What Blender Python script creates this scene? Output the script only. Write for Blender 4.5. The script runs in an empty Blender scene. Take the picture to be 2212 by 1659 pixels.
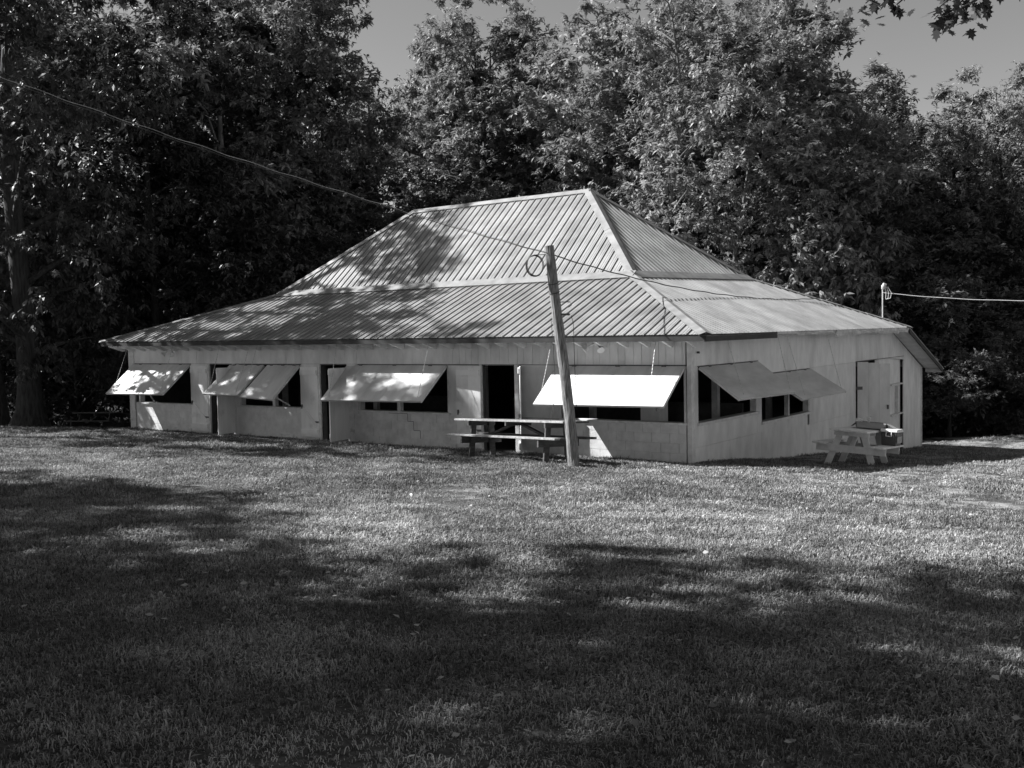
import bpy, math, random
import numpy as np
from mathutils import Vector, Matrix

random.seed(7)
rng = np.random.default_rng(7)
SC = bpy.context.scene
COL = SC.collection
PI = math.pi

# ------------------------------------------------------------------ camera, world, sun, exposure
CAM = Vector((8.61, -18.26, 2.68))
YAW = math.radians(35.2)
FW0 = Vector((-math.sin(YAW), math.cos(YAW), 0))
RT0 = Vector((math.cos(YAW), math.sin(YAW), 0))
pitch, roll = math.radians(2.96), math.radians(1.15)
fw = FW0 * math.cos(pitch) - Vector((0, 0, 1)) * math.sin(pitch)
up = Vector((0, 0, 1)) * math.cos(pitch) + FW0 * math.sin(pitch)
Rr = RT0 * math.cos(roll) - up * math.sin(roll)
Uu = up * math.cos(roll) + RT0 * math.sin(roll)
cd = bpy.data.cameras.new('camera'); cam = bpy.data.objects.new('camera', cd); COL.objects.link(cam)
m = Matrix((Rr, Uu, -fw)).transposed().to_4x4(); m.translation = CAM
cam.matrix_world = m
cd.sensor_width = 36; cd.lens = 36 * 2204 / 2212
cd.clip_start = 0.05; cd.clip_end = 2000
SC.camera = cam

SUN = Vector((-2.07, -1.0, 2.1)).normalized()      # towards the sun
el = math.asin(SUN.z); rot = math.atan2(SUN.x, SUN.y)
w = bpy.data.worlds.new('World'); SC.world = w; w.use_nodes = True
nt = w.node_tree; nt.nodes.clear()
sky = nt.nodes.new('ShaderNodeTexSky'); sky.sky_type = 'NISHITA'; sky.sun_disc = False
sky.sun_elevation = el; sky.sun_rotation = rot % (2 * PI); sky.air_density = 1.0; sky.dust_density = 0.6
sep = nt.nodes.new('ShaderNodeSeparateColor')
mix = nt.nodes.new('ShaderNodeCombineXYZ')
# black-and-white film behind a light red filter: the sky recorded mostly through its red and green
m1 = nt.nodes.new('ShaderNodeMath'); m1.operation = 'MULTIPLY'; m1.inputs[1].default_value = 0.70
m2 = nt.nodes.new('ShaderNodeMath'); m2.operation = 'MULTIPLY_ADD'; m2.inputs[1].default_value = 0.30
bg = nt.nodes.new('ShaderNodeBackground'); bg.inputs['Strength'].default_value = 0.063
out = nt.nodes.new('ShaderNodeOutputWorld')
nt.links.new(sky.outputs[0], sep.inputs[0]); nt.links.new(sep.outputs[0], m1.inputs[0])
nt.links.new(sep.outputs[1], m2.inputs[0]); nt.links.new(m1.outputs[0], m2.inputs[2])
for i in range(3): nt.links.new(m2.outputs[0], mix.inputs[i])
nt.links.new(mix.outputs[0], bg.inputs[0]); nt.links.new(bg.outputs[0], out.inputs[0])

sd = bpy.data.lights.new('sun', 'SUN'); sd.energy = 5.0; sd.angle = math.radians(0.53); sd.color = (1, 1, 1)
so = bpy.data.objects.new('sun', sd); COL.objects.link(so)
so.rotation_euler = SUN.to_track_quat('Z', 'Y').to_euler(); so.location = (0, 0, 30)
SC.view_settings.view_transform = 'Standard'; SC.view_settings.look = 'None'
SC.view_settings.gamma = 1; SC.view_settings.use_curve_mapping = False
SC.view_settings.exposure = 1.15
SC.cycles.max_bounces = 6; SC.cycles.diffuse_bounces = 3; SC.cycles.glossy_bounces = 2
SC.cycles.transmission_bounces = 2; SC.cycles.transparent_max_bounces = 4

# ------------------------------------------------------------------ helpers
def sm(a, b, x):
    t = np.clip((x - a) / (b - a), 0, 1); return t * t * (3 - 2 * t)

def ground(x, y):
    """terrain height; works on floats or arrays"""
    x = np.asarray(x, float); y = np.asarray(y, float)
    dx = x - CAM.x; dy = y - CAM.y
    lat = dx * RT0.x + dy * RT0.y; dep = dx * FW0.x + dy * FW0.y
    latc = np.clip(lat, -30, 26); depc = np.clip(dep, -4, 60)
    z = 1.08 - .0337 * latc - .0481 * depc - .028 * np.clip(y, 0, 30) * sm(-4, 0, x) * (1 - sm(18.6, 25, y)) * (1 - sm(3, 10, x))
    crest = 33.0 + 7.0 * np.clip(lat / np.maximum(dep, 12), -.6, .6)
    over = np.maximum(dep - crest, 0)
    z = z - .10 * np.minimum(over, 16) * sm(0, 2.5, over)
    z = z + .30 * np.clip(dep - 62, 0, 45) * sm(60, 70, dep)
    z = z + .02 * np.sin(x * 1.3 + 2) * np.sin(y * 1.1) + .012 * np.sin(x * 3.1) * np.sin(y * 2.7 + 1)
    return z
def gz(x, y): return float(ground(x, y))
def place(lat, dep): p = CAM + RT0 * lat + FW0 * dep; return p.x, p.y

class MB:
    """collects shapes for one mesh object"""
    def __init__(s): s.v = []; s.f = []
    def add(s, vs, fs):
        n = len(s.v); s.v += [tuple(p) for p in vs]; s.f += [tuple(i + n for i in f) for f in fs]; return s
    def box(s, x0, x1, y0, y1, z0, z1, M=None):
        vs = [Vector((x, y, z)) for z in (z0, z1) for y in (y0, y1) for x in (x0, x1)]
        if M is not None: vs = [M @ p for p in vs]
        return s.add(vs, [(0, 2, 3, 1), (4, 5, 7, 6), (0, 1, 5, 4), (2, 6, 7, 3), (0, 4, 6, 2), (1, 3, 7, 5)])
    def beam(s, a, b, wd, ht, upv=(0, 0, 1), cut=None):
        a = Vector(a); b = Vector(b); d = (b - a).normalized(); u = Vector(upv)
        sd_ = d.cross(u).normalized(); u = sd_.cross(d).normalized()
        vs = [p + sd_ * (i * wd / 2) + u * (j * ht / 2) for p in (a, b) for (i, j) in ((-1, -1), (1, -1), (1, 1), (-1, 1))]
        return s.add(vs, [(0, 3, 2, 1), (4, 5, 6, 7), (0, 1, 5, 4), (1, 2, 6, 5), (2, 3, 7, 6), (3, 0, 4, 7)])
    def tube(s, pts, rad, n=8, cap=True, jit=0, rr=None):
        pts = [Vector(p) for p in pts]
        if not hasattr(rad, '__len__'): rad = [rad] * len(pts)
        base = len(s.v); prev = None
        for i, p in enumerate(pts):
            d = (pts[min(i + 1, len(pts) - 1)] - pts[max(i - 1, 0)]).normalized()
            if prev is None:
                a = Vector((0, 0, 1)) if abs(d.z) < .9 else Vector((1, 0, 0)); a = (a - d * a.dot(d)).normalized()
            else: a = (prev - d * prev.dot(d)).normalized()
            prev = a; b = d.cross(a)
            for k in range(n):
                t = 2 * PI * k / n; q = rad[i] * (1 + (rr.uniform(-jit, jit) if jit else 0))
                s.v.append(tuple(p + (a * math.cos(t) + b * math.sin(t)) * q))
        for i in range(len(pts) - 1):
            for k in range(n):
                k2 = (k + 1) % n
                s.f.append((base + i * n + k, base + i * n + k2, base + (i + 1) * n + k2, base + (i + 1) * n + k))
        if cap:
            s.f.append(tuple(base + k for k in reversed(range(n))))
            s.f.append(tuple(base + (len(pts) - 1) * n + k for k in range(n)))
        return s
    def prism(s, poly, ext):
        """poly: list of 3-D points, extruded by vector ext"""
        n = len(poly); ext = Vector(ext); a = [Vector(p) for p in poly]; b = [p + ext for p in a]
        fs = [tuple(range(n)), tuple(reversed(range(n, 2 * n)))]
        fs += [(i, n + i, n + (i + 1) % n, (i + 1) % n) for i in range(n)]
        return s.add(a + b, fs)
    def build(s, name, mat, parent=None, smooth=False, bevel=0, loc=None):
        me = bpy.data.meshes.new(name); me.from_pydata(s.v, [], s.f)
        me.materials.append(mat)
        if smooth: me.polygons.foreach_set('use_smooth', [True] * len(me.polygons))
        import bmesh
        bm = bmesh.new(); bm.from_mesh(me); bmesh.ops.recalc_face_normals(bm, faces=bm.faces); bm.to_mesh(me); bm.free()
        me.update()
        o = bpy.data.objects.new(name, me); COL.objects.link(o)
        if parent is not None: o.parent = parent
        if loc is not None: o.location = loc
        if bevel:
            b = o.modifiers.new('bevel', 'BEVEL'); b.width = bevel; b.segments = 1; b.limit_method = 'ANGLE'
        return o

def empty(name, loc=(0, 0, 0), rz=0, parent=None):
    o = bpy.data.objects.new(name, None); COL.objects.link(o); o.location = loc; o.rotation_euler = (0, 0, rz)
    o.empty_display_size = .2
    if parent is not None: o.parent = parent
    return o
def tag(o, label=None, cat=None, group=None, kind=None):
    if label: o['label'] = label
    if cat: o['category'] = cat
    if group: o['group'] = group
    if kind: o['kind'] = kind
    return o
def nd(nt, t, **k):
    n = nt.nodes.new(t)
    for a, b in k.items(): setattr(n, a, b)
    return n

def mat(name, lo, hi=None, rough=.7, scale=6, metal=0, bump=0, bscale=40, stretch=(1, 1, 1), detail=6, spec=.4,
        contrast=(.35, .65), stain=None, coords='Object', vary=0.0):
    """grey procedural material: two greys mixed by noise, fine bump, optional stains, per-object variation"""
    M = bpy.data.materials.new(name); M.use_nodes = True; t = M.node_tree; L = t.links
    bs = t.nodes['Principled BSDF']; bs.inputs['Roughness'].default_value = rough; bs.inputs['Metallic'].default_value = metal
    bs.inputs['Specular IOR Level'].default_value = spec
    geo = nd(t, 'ShaderNodeNewGeometry')
    mp = nd(t, 'ShaderNodeMapping'); mp.inputs['Scale'].default_value = stretch
    L.new(geo.outputs['Position'], mp.inputs[0])
    nz = nd(t, 'ShaderNodeTexNoise'); nz.inputs['Scale'].default_value = scale; nz.inputs['Detail'].default_value = detail
    nz.inputs['Roughness'].default_value = .6
    L.new(mp.outputs[0], nz.inputs[0])
    mr = nd(t, 'ShaderNodeMapRange'); mr.inputs[1].default_value = contrast[0]; mr.inputs[2].default_value = contrast[1]
    hi = lo if hi is None else hi
    mr.inputs[3].default_value = lo; mr.inputs[4].default_value = hi
    L.new(nz.outputs[0], mr.inputs[0]); val = mr.outputs[0]
    if stain:
        n2 = nd(t, 'ShaderNodeTexNoise'); n2.inputs['Scale'].default_value = stain[0]; n2.inputs['Detail'].default_value = 5
        mp2 = nd(t, 'ShaderNodeMapping'); mp2.inputs['Scale'].default_value = stain[3] if len(stain) > 3 else (1, 1, 1)
        L.new(geo.outputs['Position'], mp2.inputs[0]); L.new(mp2.outputs[0], n2.inputs[0])
        r2 = nd(t, 'ShaderNodeMapRange'); r2.inputs[1].default_value = stain[1]; r2.inputs[2].default_value = stain[1] + .18
        r2.inputs[3].default_value = 1; r2.inputs[4].default_value = stain[2]
        L.new(n2.outputs[0], r2.inputs[0])
        mu = nd(t, 'ShaderNodeMath', operation='MULTIPLY'); L.new(val, mu.inputs[0]); L.new(r2.outputs[0], mu.inputs[1]); val = mu.outputs[0]
    if vary:
        oi = nd(t, 'ShaderNodeObjectInfo'); r3 = nd(t, 'ShaderNodeMapRange')
        r3.inputs[3].default_value = 1 - vary; r3.inputs[4].default_value = 1 + vary
        L.new(oi.outputs['Random'], r3.inputs[0])
        mu = nd(t, 'ShaderNodeMath', operation='MULTIPLY'); L.new(val, mu.inputs[0]); L.new(r3.outputs[0], mu.inputs[1]); val = mu.outputs[0]
    cb = nd(t, 'ShaderNodeCombineXYZ')
    for i in range(3): L.new(val, cb.inputs[i])
    L.new(cb.outputs[0], bs.inputs['Base Color'])
    if bump:
        nb = nd(t, 'ShaderNodeTexNoise'); nb.inputs['Scale'].default_value = bscale; nb.inputs['Detail'].default_value = 5
        L.new(mp.outputs[0], nb.inputs[0])
        bp = nd(t, 'ShaderNodeBump'); bp.inputs['Strength'].default_value = bump; bp.inputs['Distance'].default_value = .01
        L.new(nb.outputs[0], bp.inputs['Height']); L.new(bp.outputs[0], bs.inputs['Normal'])
    return M

def leafmat(name, a, b, rough=.45, trans=.35, spec=.5, patch=None):
    M = bpy.data.materials.new(name); M.use_nodes = True; t = M.node_tree; L = t.links
    bs = t.nodes['Principled BSDF']; bs.inputs['Roughness'].default_value = rough; bs.inputs['Specular IOR Level'].default_value = spec
    at = nd(t, 'ShaderNodeAttribute', attribute_name='tone')
    mr = nd(t, 'ShaderNodeMapRange'); mr.inputs[3].default_value = a; mr.inputs[4].default_value = b
    L.new(at.outputs['Fac'], mr.inputs[0])
    cb = nd(t, 'ShaderNodeCombineXYZ')
    val = mr.outputs[0]
    if patch:
        geo = nd(t, 'ShaderNodeNewGeometry')
        for sc, lo_, hi_ in patch:
            n_ = nd(t, 'ShaderNodeTexNoise'); n_.inputs['Scale'].default_value = sc; n_.inputs['Detail'].default_value = 4
            L.new(geo.outputs['Position'], n_.inputs[0])
            r_ = nd(t, 'ShaderNodeMapRange'); r_.inputs[1].default_value = .38; r_.inputs[2].default_value = .64
            r_.inputs[3].default_value = lo_; r_.inputs[4].default_value = hi_; L.new(n_.outputs[0], r_.inputs[0])
            mu = nd(t, 'ShaderNodeMath', operation='MULTIPLY'); L.new(val, mu.inputs[0]); L.new(r_.outputs[0], mu.inputs[1]); val = mu.outputs[0]
    for i in range(3): L.new(val, cb.inputs[i])
    L.new(cb.outputs[0], bs.inputs['Base Color'])
    tr = nd(t, 'ShaderNodeBsdfTranslucent'); L.new(cb.outputs[0], tr.inputs[0])
    mx = nd(t, 'ShaderNodeMixShader'); mx.inputs[0].default_value = trans
    L.new(bs.outputs[0], mx.inputs[1]); L.new(tr.outputs[0], mx.inputs[2])
    L.new(mx.outputs[0], t.nodes['Material Output'].inputs['Surface'])
    return M

WHITE = mat('white_paint', .64, .80, rough=.65, scale=3, stretch=(1, 1, .5), bump=.15, bscale=25, stain=(.9, .54, .80, (1, 1, .4)), vary=.05)
BLOCK = mat('painted_block', .62, .76, rough=.8, scale=5, bump=.5, bscale=60, stain=(1.2, .56, .80), vary=.03)
DOORM = mat('door_paint', .74, .84, rough=.6, scale=4, stretch=(1, 1, .25), stain=(3, .6, .75), vary=.06)
AWN = mat('painted_plywood', .50, .70, rough=.6, scale=2.5, stretch=(1, .3, .3), bump=.1, bscale=30, stain=(1.1, .62, .85))
TRIM = mat('trim_paint', .58, .74, rough=.6, scale=8, bump=.2, bscale=50, stain=(5, .6, .6), vary=.05)
METAL = mat('sheet_metal', .19, .31, rough=.5, scale=1.3, metal=.12, bump=.05, bscale=3, stretch=(1, 1, 1), spec=.5, stain=(.9, .58, .8), vary=.04)
CAPM = mat('cap_metal', .18, .29, rough=.5, scale=3, metal=.12, spec=.4, stain=(2, .55, .75))
DARKF = mat('dark_fascia', .022, .04, rough=.7, scale=5)
GUTTER = mat('bent_gutter_metal', .45, .62, rough=.45, scale=6, metal=.3, bump=.8, bscale=8)
OLDWOOD = mat('old_pole_wood', .10, .32, rough=.85, scale=9, stretch=(6, 6, .5), bump=.9, bscale=30, contrast=(.38, .6))
DARKWOOD = mat('dark_table_wood', .05, .11, rough=.75, scale=8, bump=.4, bscale=40, stretch=(1, 1, 3))
BAREWOOD = mat('bare_weathered_wood', .20, .42, rough=.8, scale=12, bump=.4, bscale=50)
TWHITE = mat('table_white_paint', .70, .82, rough=.6, scale=8, bump=.2, bscale=50, stain=(6, .62, .7))
BARK = mat('bark', .02, .07, rough=.95, scale=5, stretch=(3, 3, .5), bump=1, bscale=18)
BARKMID = mat('grey_bark', .06, .20, rough=.9, scale=5, stretch=(3, 3, .6), bump=.8, bscale=18)
BARKPALE = mat('pale_bark', .16, .34, rough=.9, scale=5, stretch=(3, 3, .6), bump=.7, bscale=18)
DARKIN = mat('interior_dark', .05, .08, rough=.9)  # interior darkness put into the colour so the openings look black
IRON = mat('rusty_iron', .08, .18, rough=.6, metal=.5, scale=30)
CHAIN = mat('galvanised_chain', .35, .6, rough=.4, metal=.6, scale=60)
CABLE = mat('cable_sheath', .03, .05, rough=.6)
CABLEM = mat('grey_cable_sheath', .25, .35, rough=.5, scale=4)
CABLEP = mat('pale_cable_sheath', .5, .62, rough=.5, scale=4)
PLASTW = mat('white_plastic', .75, .8, rough=.35)
PLASTD = mat('dark_plastic', .06, .08, rough=.4)
PLASTG = mat('grey_plastic', .28, .33, rough=.4)
CARD = mat('cardboard', .26, .32, rough=.85, scale=10)
BAG = mat('plastic_bag', .7, .8, rough=.3, bump=1, bscale=60)
LEAF1 = leafmat('leaf_lit', .12, .44, rough=.5, trans=.3, spec=.3)  # brightness of the sunlit trees put into the leaf colour
LEAF5 = leafmat('leaf_mid', .05, .17, rough=.55, trans=.3, spec=.3)  # shading of the undergrowth put into a darker leaf colour
LEAF2 = leafmat('leaf_dark', .03, .11, rough=.45, trans=.22, spec=.4)  # darkness of the left wood put into the leaf colour
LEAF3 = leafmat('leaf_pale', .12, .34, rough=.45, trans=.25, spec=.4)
LEAF4 = leafmat('leaf_deep', .02, .065, rough=.4, trans=.2)  # deep shade of the wood floor put into the leaf colour

# ------------------------------------------------------------------ terrain
def make_ground():
    lats = np.concatenate([np.linspace(-300, -70, 14), np.linspace(-62, 62, 150), np.linspace(70, 300, 14)])
    deps = np.concatenate([np.linspace(-120, -12, 12), np.linspace(-8, 66, 140), np.linspace(70, 130, 24), np.linspace(150, 500, 10)])
    A, B = np.meshgrid(lats, deps)
    X = CAM.x + RT0.x * A + FW0.x * B; Y = CAM.y + RT0.y * A + FW0.y * B; Z = ground(X, Y)
    nb, na = A.shape
    v = np.stack([X.ravel(), Y.ravel(), Z.ravel()], 1)
    idx = np.arange(nb * na).reshape(nb, na)
    f = np.stack([idx[:-1, :-1].ravel(), idx[:-1, 1:].ravel(), idx[1:, 1:].ravel(), idx[1:, :-1].ravel()], 1)
    me = bpy.data.meshes.new('lawn_ground'); me.from_pydata(v.tolist(), [], f.tolist())
    me.polygons.foreach_set('use_smooth', [True] * len(me.polygons))
    M = bpy.data.materials.new('turf_soil'); M.use_nodes = True; t = M.node_tree; L = t.links
    bs = t.nodes['Principled BSDF']; bs.inputs['Roughness'].default_value = .95; bs.inputs['Specular IOR Level'].default_value = .15
    geo = nd(t, 'ShaderNodeNewGeometry')
    def noise(sc, det=6):
        n = nd(t, 'ShaderNodeTexNoise'); n.inputs['Scale'].default_value = sc; n.inputs['Detail'].default_value = det
        n.inputs['Roughness'].default_value = .65; L.new(geo.outputs['Position'], n.inputs[0]); return n
    def rng_(o, a, b, c, d):
        r = nd(t, 'ShaderNodeMapRange'); r.inputs[1].default_value = a; r.inputs[2].default_value = b
        r.inputs[3].default_value = c; r.inputs[4].default_value = d; L.new(o, r.inputs[0]); return r.outputs[0]
    fine = rng_(noise(22, 8).outputs[0], .35, .68, .04, .15)
    patch = rng_(noise(.55, 5).outputs[0], .45, .7, .75, 1.7)
    mu = nd(t, 'ShaderNodeMath', operation='MULTIPLY'); L.new(fine, mu.inputs[0]); L.new(patch, mu.inputs[1])
    # under the wood: dark leaf mould beyond the edge of the mown grass
    sepx = nd(t, 'ShaderNodeAttribute', attribute_name='wood')
    mx = nd(t, 'ShaderNodeMath', operation='MULTIPLY_ADD'); mx.inputs[1].default_value = -.75; mx.inputs[2].default_value = 1
    L.new(sepx.outputs['Fac'], mx.inputs[0])
    m2_ = nd(t, 'ShaderNodeMath', operation='MULTIPLY'); L.new(mu.outputs[0], m2_.inputs[0]); L.new(mx.outputs[0], m2_.inputs[1])
    cb = nd(t, 'ShaderNodeCombineXYZ')
    for i in range(3): L.new(m2_.outputs[0], cb.inputs[i])
    L.new(cb.outputs[0], bs.inputs['Base Color'])
    bp = nd(t, 'ShaderNodeBump'); bp.inputs['Strength'].default_value = .9; bp.inputs['Distance'].default_value = .03
    L.new(noise(30, 8).outputs[0], bp.inputs['Height']); L.new(bp.outputs[0], bs.inputs['Normal'])
    wa = nd(t, 'ShaderNodeAttribute', attribute_name='worn')
    wn = rng_(noise(1.1, 6).outputs[0], .47, .56, 0, 1); wf = rng_(noise(14, 8).outputs[0], .35, .68, .14, .40)
    wm = nd(t, 'ShaderNodeMath', operation='MULTIPLY'); L.new(wa.outputs['Fac'], wm.inputs[0]); L.new(wn, wm.inputs[1])
    mixf = nd(t, 'ShaderNodeMix'); L.new(wm.outputs[0], mixf.inputs[0]); L.new(m2_.outputs[0], mixf.inputs[2]); L.new(wf, mixf.inputs[3])
    for i in range(3): L.new(mixf.outputs[0], cb.inputs[i])
    me.materials.append(M)
    wv = np.maximum(sm(2.5, 6, A) * sm(8, 13, B) * (1 - sm(26, 34, B)), .8 * np.exp(-((A + 1.5) / 4.5) ** 2 - ((B - 14.5) / 2.2) ** 2))
    wv = np.maximum(wv, .8 * sm(7, 10, A) * sm(18, 22, B))
    at = me.attributes.new('worn', 'FLOAT', 'POINT'); at.data.foreach_set('value', wv.ravel().astype(np.float32))
    crest = 33.5 + 7.0 * np.clip(A / np.maximum(B, 12), -.6, .6)
    at = me.attributes.new('wood', 'FLOAT', 'POINT'); at.data.foreach_set('value', sm(0, 2, B - crest).ravel().astype(np.float32))
    o = bpy.data.objects.new('lawn_ground', me); COL.objects.link(o); tag(o, kind='structure')
make_ground()

# ------------------------------------------------------------------ the pavilion
PAV = empty('picnic_pavilion', (0, 0, 0))
tag(PAV, 'long low white picnic hall with ribbed metal hip roof and propped-open shutters', 'building')
GB = -2.2   # walls run down into the ground
def part(mb, name, m, parent=PAV, **k): return mb.build(name, m, parent, **k)

EV = .6
E_fl = Vector((-18.7, -.6, 2.60)); E_fr = Vector((.6, -.6, 2.55)); E_rr = Vector((.6, 14.2, 2.55))
R_r = Vector((.6, 18.6, 1.16)); R_l = Vector((-18.7, 18.6, 1.16)); E_rl = Vector((-18.7, 14.2, 2.55))
B_fl = Vector((-14.6, 2.62, 3.87)); B_fr = Vector((-2.62, 2.62, 3.88)); B_rr = Vector((-2.62, 9.53, 4.02)); B_rl = Vector((-14.6, 9.53, 4.02))
G_l = Vector((-11.64, 5.51, 6.35)); G_r = Vector((-5.51, 5.51, 6.39))

roof = empty('roof', (0, 0, 0), parent=PAV)
def poly_at(line, u, ax):
    for a, b in zip(line[:-1], line[1:]):
        ua, ub = a[ax], b[ax]
        if (ua - 1e-6 <= u <= ub + 1e-6) or (ub - 1e-6 <= u <= ua + 1e-6):
            t = 0 if abs(ub - ua) < 1e-9 else (u - ua) / (ub - ua); return a.lerp(b, t)
    return None
def sheets(lower, upper, ax, nrm, width=.9, rib=.225, h=.027):
    """corrugated roof sheets, each a part, ribs running from the lower edge line to the upper edge line"""
    u0 = min(p[ax] for p in lower); u1 = max(p[ax] for p in lower)
    nrm = Vector(nrm).normalized(); n = int(math.ceil((u1 - u0) / width)); nper = int(round(width / rib))
    for i in range(n):
        a = u0 + i * width; b = min(a + width, u1)
        prof = []
        for k in range(nper):
            c = a + k * rib
            prof += [(c, 0), (c + .008, h), (c + .022, h), (c + .024, 0), (c + .052, 0), (c + .1, 0), (c + .108, .006), (c + .120, .006), (c + .128, 0), (c + .165, 0), (c + .172, .006), (c + .184, .006), (c + .192, 0)]
        prof.append((a + width, 0))
        # closed ends: sheet overlap lip is a rib of the next sheet
        pr = [(max(min(u, b), u0), hh) for u, hh in prof if u <= b + 1e-6]
        if pr[-1][0] < b - 1e-4: pr.append((b, 0))
        # add breakpoints of the edge polylines
        br = [p[ax] for p in list(lower) + list(upper) if a + .001 < p[ax] < b - .001]
        for q in br: pr.append((q, 0.0)); 
        pr.sort(key=lambda t: t[0])
        mb = MB(); vs = []
        jz = random.uniform(0, .003)
        for u, hh in pr:
            lo = poly_at(lower, u, ax); hi = poly_at(upper, u, ax)
            if lo is None or hi is None: vs = vs; continue
            L = (hi - lo).length
            vs.append((lo + nrm * (hh + jz), hi + nrm * (hh + jz)))
        if len(vs) < 2: continue
        V = []; F = []
        for lo, hi in vs: V += [lo, hi]
        m_ = len(V)
        for k in range(len(vs) - 1): F.append((2 * k, 2 * k + 2, 2 * k + 3, 2 * k + 1))
        # thin underside so the sheet has thickness
        for lo, hi in (vs[0], vs[-1]): V += [lo - nrm * .03, hi - nrm * .03]
        F.append((m_, m_ + 1, m_ + 3, m_ + 2))
        F.append((0, 1, m_ + 1, m_)); k = 2 * (len(vs) - 1); F.append((k, m_ + 2, m_ + 3, k + 1))
        mb.add(V, F); mb.build('roof_sheet', METAL, roof)
def pn(a, b, c): return (b - a).cross(c - a).normalized()
nFL = pn(E_fl, E_fr, B_fr); nFU = pn(B_fl, B_fr, G_r); nRL = pn(E_fr, E_rr, B_fr); nRU = pn(B_fr, B_rr, G_r)
nRe = pn(E_rr, E_rl, B_rr); nReU = pn(B_rr, B_rl, G_r)
sheets([E_fl, E_fr], [E_fl, B_fl, B_fr, E_fr], 0, nFL)
up2 = nFU * .015
sheets([B_fl + up2, B_fr + up2], [B_fl + up2, G_l + up2, G_r + up2, B_fr + up2], 0, nFU)
sheets([E_fr, E_rr], [E_fr, B_fr, B_rr, E_rr], 1, nRL)
up3 = nRU * .015
sheets([B_fr + up3, B_rr + up3], [B_fr + up3, G_r + up3, B_rr + up3], 1, nRU)
def slab(pts, name, n, th=.03):
    MB().prism([Vector(p) for p in pts], Vector(n) * -th).build(name, METAL, roof)
slab([E_rr, E_rl, B_rl, B_rr], 'roof_sheet', nRe); slab([E_rr + Vector((0, .002, 0)), R_r, R_l, E_rl + Vector((0, .002, 0))], 'roof_sheet', nRe)
slab([B_rr, B_rl, G_l, G_r], 'roof_sheet', nReU)
slab([E_fl, E_rl, B_rl, B_fl], 'roof_sheet', pn(E_fl, E_rl, B_fl) * -1)
slab([B_fl, B_rl, G_l], 'roof_sheet', pn(B_fl, B_rl, G_l) * -1)

def cap(A, B, n1, n2, wd, off, name='hip_cap', m=CAPM):
    """folded metal cap along an edge: a wing on each of the two planes"""
    d = (B - A).normalized(); mb = MB()
    def wing(n, other):
        s_ = n.cross(d).normalized()
        if s_.dot(other) > 0: s_ = -s_
        return s_
    s1 = wing(n1, n2); s2 = wing(n2, n1)
    c = (n1 + n2).normalized()
    rows = []
    for P in (A, B):
        rows.append([P + s1 * wd + n1 * (off - .012), P + s1 * wd + n1 * off, P + c * (off + .012), P + s2 * wd + n2 * off, P + s2 * wd + n2 * (off - .012)])
    V = rows[0] + rows[1]; F = [(i, i + 1, 6 + i, 5 + i) for i in range(4)]
    low = [p - c * .006 for p in V]
    F += [(10 + i, 15 + i, 16 + i, 11 + i) for i in range(4)]
    F += [(0, 5, 15, 10), (4, 14, 19, 9)] + [(i, 10 + i, 11 + i, 1 + i) for i in range(4)] + [(5 + i, 6 + i, 16 + i, 15 + i) for i in range(4)]
    mb.add(V + low, F); return mb.build(name, m, roof)
def segcaps(A, B, n1, n2, wd, off, n, name='hip_cap'):
    for i in range(n):
        a = A.lerp(B, i / n); b = A.lerp(B, (i + 1) / n + .01)
        j = Vector((0, 0, (i % 2) * .006)); cap(a + j, b + j, n1, n2, wd, off, name)
nLe = pn(E_rl, E_fl, B_fl); nLU = pn(B_rl, B_fl, G_l)
segcaps(E_fr, B_fr, nFL, nRL, .13, .036, 2); segcaps(B_fr, G_r, nFU, nRU, .13, .05, 2)
segcaps(E_fl, B_fl, nFL, nLe, .14, .036, 2); segcaps(B_fl, G_l, nFU, nLU, .14, .05, 2)
segcaps(G_l, G_r, nFU, nReU, .14, .05, 3, 'ridge_cap')
segcaps(E_rr, B_rr, nRL, nRe, .13, .036, 7); segcaps(B_rr, G_r, nRU, nReU, .14, .05, 4)
def flashing(A, B, nu, nl, sp, n):
    d = (B - A).normalized(); su = nu.cross(d).normalized(); su = su if su.z > 0 else -su
    sl = nl.cross(d).normalized(); sl = sl if sl.z < 0 else -sl
    for i in range(n):
        a = A.lerp(B, i / n); b = A.lerp(B, (i + 1) / n)
        o = .001 * (i % 2)
        V = []
        for P in (a, b):
            V += [P + su * .17 + nu * (.046 + o), P + nu * (.048 + o) + nl * .02, P + sl * .13 + nl * (.040 + o), P + sl * .13 + nl * (.026 + o)]
        low = [v - nu * .006 for v in V]
        F = [(0, 1, 5, 4), (1, 2, 6, 5), (2, 3, 7, 6)]
        F += [(8, 12, 13, 9), (9, 13, 14, 10), (10, 14, 15, 11), (0, 4, 12, 8), (3, 11, 15, 7)]
        MB().add(V + low, F).build('break_flashing', CAPM, roof)
flashing(B_fl, B_fr, nFU, nFL, 0, 4); flashing(B_fr, B_rr, nRU, nRL, 0, 3)

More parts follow.
